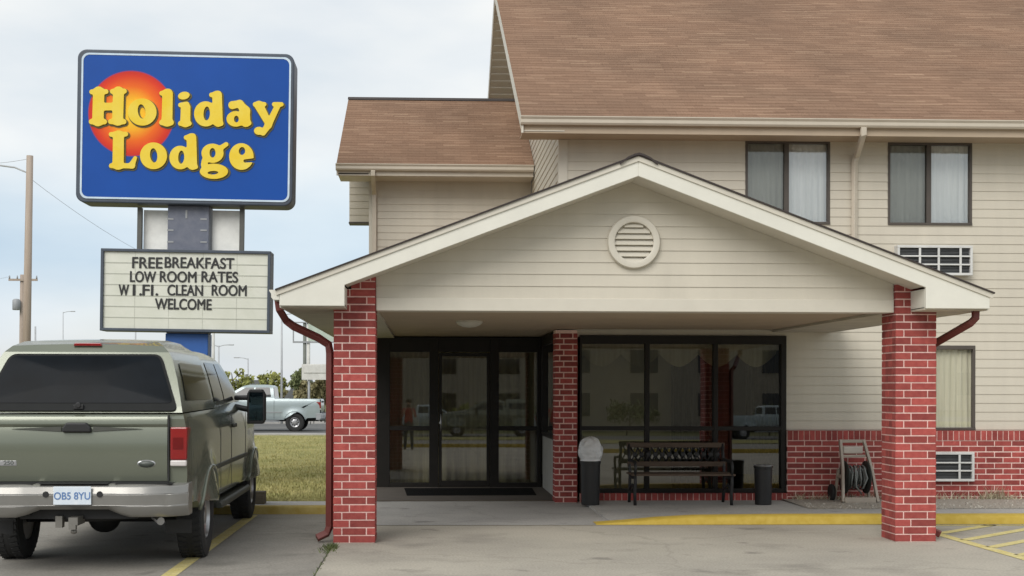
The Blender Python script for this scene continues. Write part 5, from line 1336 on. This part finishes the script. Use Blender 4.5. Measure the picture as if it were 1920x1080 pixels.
def lamp_post(px, top_py, Y, label, arms, r=.07, m=LAMPG):
    b_ = base(px, Y); tz = at(px, top_py, Y).z
    t = thing('street_lamp', b_, label, 'street lamp'); mb = MB(); mb.cyl((b_[0], Y, -.1), (b_[0], Y, tz), r, r*.6, 10); mb.build('pole', m, t)
    for s in arms:
        mb = MB(); mb.tube([(b_[0], Y, tz - .06), (b_[0] + s*.3, Y, tz + .03), (b_[0] + s*.6, Y, tz + .05)], .022, 6); ar = mb.build('arm', m, t)
        mb = MB(); mb.box(b_[0] + s*.55, b_[0] + s*.9, Y - .1, Y + .1, tz + .02, tz + .08); mb.build('lamp_head', m, ar, bevel=.03)
lamp_post(66, 612, 60, 'short pale post standing just right of the utility poles', ())
lamp_post(254, 560, 64, 'thin pale post showing below the left part of letter board', (), r=.05)
lamp_post(400, 560, 60, 'pale grey post right behind the blue sign post', (), r=.09, m=PALE)
lamp_post(410, 648, 75, 'twin armed street lamp above the pickup cab', (-1, 1))
lamp_post(465, 672, 80, 'low dark lamp post above the pickup windshield', (-1,), r=.06)
lamp_post(528, 590, 58, 'tallest thin grey light pole between sign and brick pillar', (1,), r=.06)
lamp_post(118, 585, 95, 'far lamp with one arm, seen under the big sign', (1,), r=.05)
# overhead wires
def wire(p, q, sag, label):
    mb = MB(); p, q = Vector(p), Vector(q); mb.tube([p.lerp(q, i/16) + Vector((0, 0, -sag*4*(i/16)*(1 - i/16))) for i in range(17)], .007, 5)
    tag(mb.build('overhead_wire', mat('wire_grey', (.34, .34, .35), rough=.6)), label, 'wire')
e1 = at(230, 470, 70); wire((tp.x, Yp, tp.z - .8), (e1.x + 4, 72, e1.z - 1.2), .5, 'thin cable running down right from the tall pole top')
e2 = at(-200, 285, 44); wire((tp.x, Yp, tp.z - .1), (e2.x, 44, e2.z), .3, 'thin cable leaving the tall pole top to the left')
e3 = at(-160, 500, 70); wire((ca.x + .1, Yp2 - .16, ca.z + .2), (e3.x, 70, e3.z), .5, 'cable from the crossarm of the farther pole')
# timber at the grass edge
a = gp(503, 940, .05); tb = thing('timber_edging', (a.x - .9, 17.0, .045), 'weathered dark timber lying at the lawn edge behind the pickup', 'timber', world=False)
mb = MB(); mb.box(-1.0, .9, -.09, .09, 0, .17); mb.build('beam', mat('old_timber', (.10, .085, .06), rough=.95, col2=(.17, .14, .10), scale=3, stretch=(1, 8, 8)), tb, bevel=.012)

# ------------------------------------------------------------------ behind the photographer: what the lobby glass reflects
mb = MB(); mb.box(-40, 40, -5.7, -5.5, -.05, .13); struct('rear_kerb', mb, YELLOW)
sheet('rear_lawn', -60, 60, -7.4, -5.7, .06, GRASSG)
sheet('rear_street', -200, 200, -38, -26, .02, ASPH)
sheet('rear_verge', -60, 60, -26, -18, .04, GRASSG)
sheet('rear_road', -200, 200, -18, -7.4, .02, CONC2)
for i, (x, y, h, c) in enumerate(((-9, -42, 8, LG), (-3, -45, 6, LG), (3, -43, 7, LY), (13, -44, 8, LG), (22, -43, 7, LG), (-20, -45, 8, LG))):
    tree('leafy tree across the rear road, seen only in lobby glass', (x, y, 0), h*.27, h*.2, c, n=700, leaf=.12, group='trees behind the photographer')
house_y = -62
t = thing('added_reflected_building', (5, house_y, 0), 'long tan building added behind the camera, hiding bright sky from lobby glass', 'building')
mb = MB(); mb.box(-40, 50, house_y - 10, house_y, 0, 9.2); mb.build('wall', mat('tan_wall', (.36, .32, .26), rough=.9), t)  # unseen block, made tall so the lobby glass mirrors less bright sky
mb = MB(); mb.box(-40.4, 50.4, house_y - 10.3, house_y + .4, 9.202, 9.7); mb.build('roof', GREYR, t)
for i in range(16):
    x = -36 + i*5.2
    for z in (1.2, 4.6):
        mb = MB(); mb.box(x, x + 2.0, house_y + .002, house_y + .06, z, z + 1.8); mb.build('window', TINT2, t)
for src, x, y, a, lb in ((gp_, 6.5, -29, 90, 'olive green pickup across the rear drive, seen only mirrored in glass'), (rt_, -2.5, -30, -90, 'silver pickup across the rear drive, seen only mirrored in glass'), (rt_, 15.5, -29.5, -90, 'silver pickup farther along the rear drive, seen only mirrored')):
    c = copy_tree(src); c.location = (x, y, .02); c.rotation_euler = (0, 0, R(a)); c['label'] = lb
# photographer, mirrored in the door glass
def person(loc, rz, label):
    me = bpy.data.meshes.new('person'); V = []; E = []; Rr = []
    def chain(pts, start=None):
        prev = start
        for p, r in pts:
            V.append(p); Rr.append(r); i = len(V) - 1
            if prev is not None: E.append((prev, i))
            prev = i
        return prev
    pel = chain([((0, 0, .93), (.155, .11))])
    ch = chain([((0, .0, 1.08), (.145, .10)), ((0, .01, 1.25), (.17, .115)), ((0, 0, 1.38), (.15, .10))], pel)
    chain([((0, 0, 1.46), (.058, .058)), ((0, .01, 1.54), (.075, .085)), ((0, .012, 1.62), (.082, .098)), ((0, .008, 1.70), (.06, .07))], ch)
    for s in (-1, 1):
        hnd = chain([((s*.19, 0, 1.36), (.058, .058)), ((s*.235, -.02, 1.12), (.045, .047)), ((s*.17, .20, 1.26), (.035, .037)), ((s*.09, .30, 1.42), (.028, .03)), ((s*.075, .32, 1.47), (.036, .02))], ch)
        for k in range(4): chain([((s*(.06 - .014*k), .345, 1.49 - .018*k), (.009, .009)), ((s*(.03 - .012*k), .36, 1.50 - .018*k), (.008, .008))], hnd)
        chain([((s*.05, .30, 1.46), (.010, .010)), ((s*.03, .30, 1.455), (.009, .009))], hnd)
        chain([((s*.095, 0, .86), (.095, .10)), ((s*.11, .01, .50), (.062, .068)), ((s*.12, -.01, .12), (.042, .05)), ((s*.125, .0, .05), (.045, .055)), ((s*.135, .13, .04), (.045, .04))], pel)
    me.from_pydata(V, E, []); o = bpy.data.objects.new('person', me); COL.objects.link(o)
    sk = o.modifiers.new('skin', 'SKIN'); sk.use_smooth_shade = True
    for i, r in enumerate(Rr): me.skin_vertices[0].data[i].radius = r
    me.skin_vertices[0].data[0].use_root = True
    o.modifiers.new('sub', 'SUBSURF').levels = 1
    dg = bpy.context.evaluated_depsgraph_get(); dg.update(); m2 = bpy.data.meshes.new_from_object(o.evaluated_get(dg)); bpy.data.objects.remove(o)
    o = bpy.data.objects.new('person', m2); COL.objects.link(o)
    m2.materials.clear()
    for m in (mat('skin', (.42, .25, .18), rough=.6), mat('red_shirt', (.35, .03, .03), rough=.9), mat('dark_jeans', (.03, .035, .05), rough=.9), mat('shoes', (.05, .03, .03), rough=.7)): m2.materials.append(m)
    for p in m2.polygons:
        z = p.center.z; x = abs(p.center.x); y = p.center.y
        p.material_index = 3 if z < .09 else 2 if z < .95 and not (y > .12) else 1 if z < 1.43 and y < .12 else 0
    o.location = loc; o.rotation_euler = (0, 0, rz); tag(o, label, 'person')
    mb = MB(); mb.lathe([(.10, 1.60), (.108, 1.66), (.095, 1.72), (.05, 1.755), (.001, 1.76)], (0, -.012, 0), 'z', 20)
    h = mb.build('hair', mat('dark_hair', (.03, .02, .015), rough=.8)); h.parent = o
    mb = MB(); mb.box(-.065, .065, .36, .42, 1.47, 1.55); mb.cyl((0, .42, 1.51), (0, .48, 1.51), .035); cm = mb.build('camera_body', BLACK, bevel=.008)
    cm.location = (0, 0, 0); M_ = Matrix.Translation(loc) @ Matrix.Rotation(rz, 4, 'Z'); cm.matrix_world = M_; cm.name = 'hand_camera'; tag(cm, 'small black camera held up by the person in red shirt', 'camera')
person((-.62, -2.3, 0), 0, 'person in red shirt and dark jeans taking the photograph')
for o in bpy.data.objects:
    if '_world' in o: del o['_world']
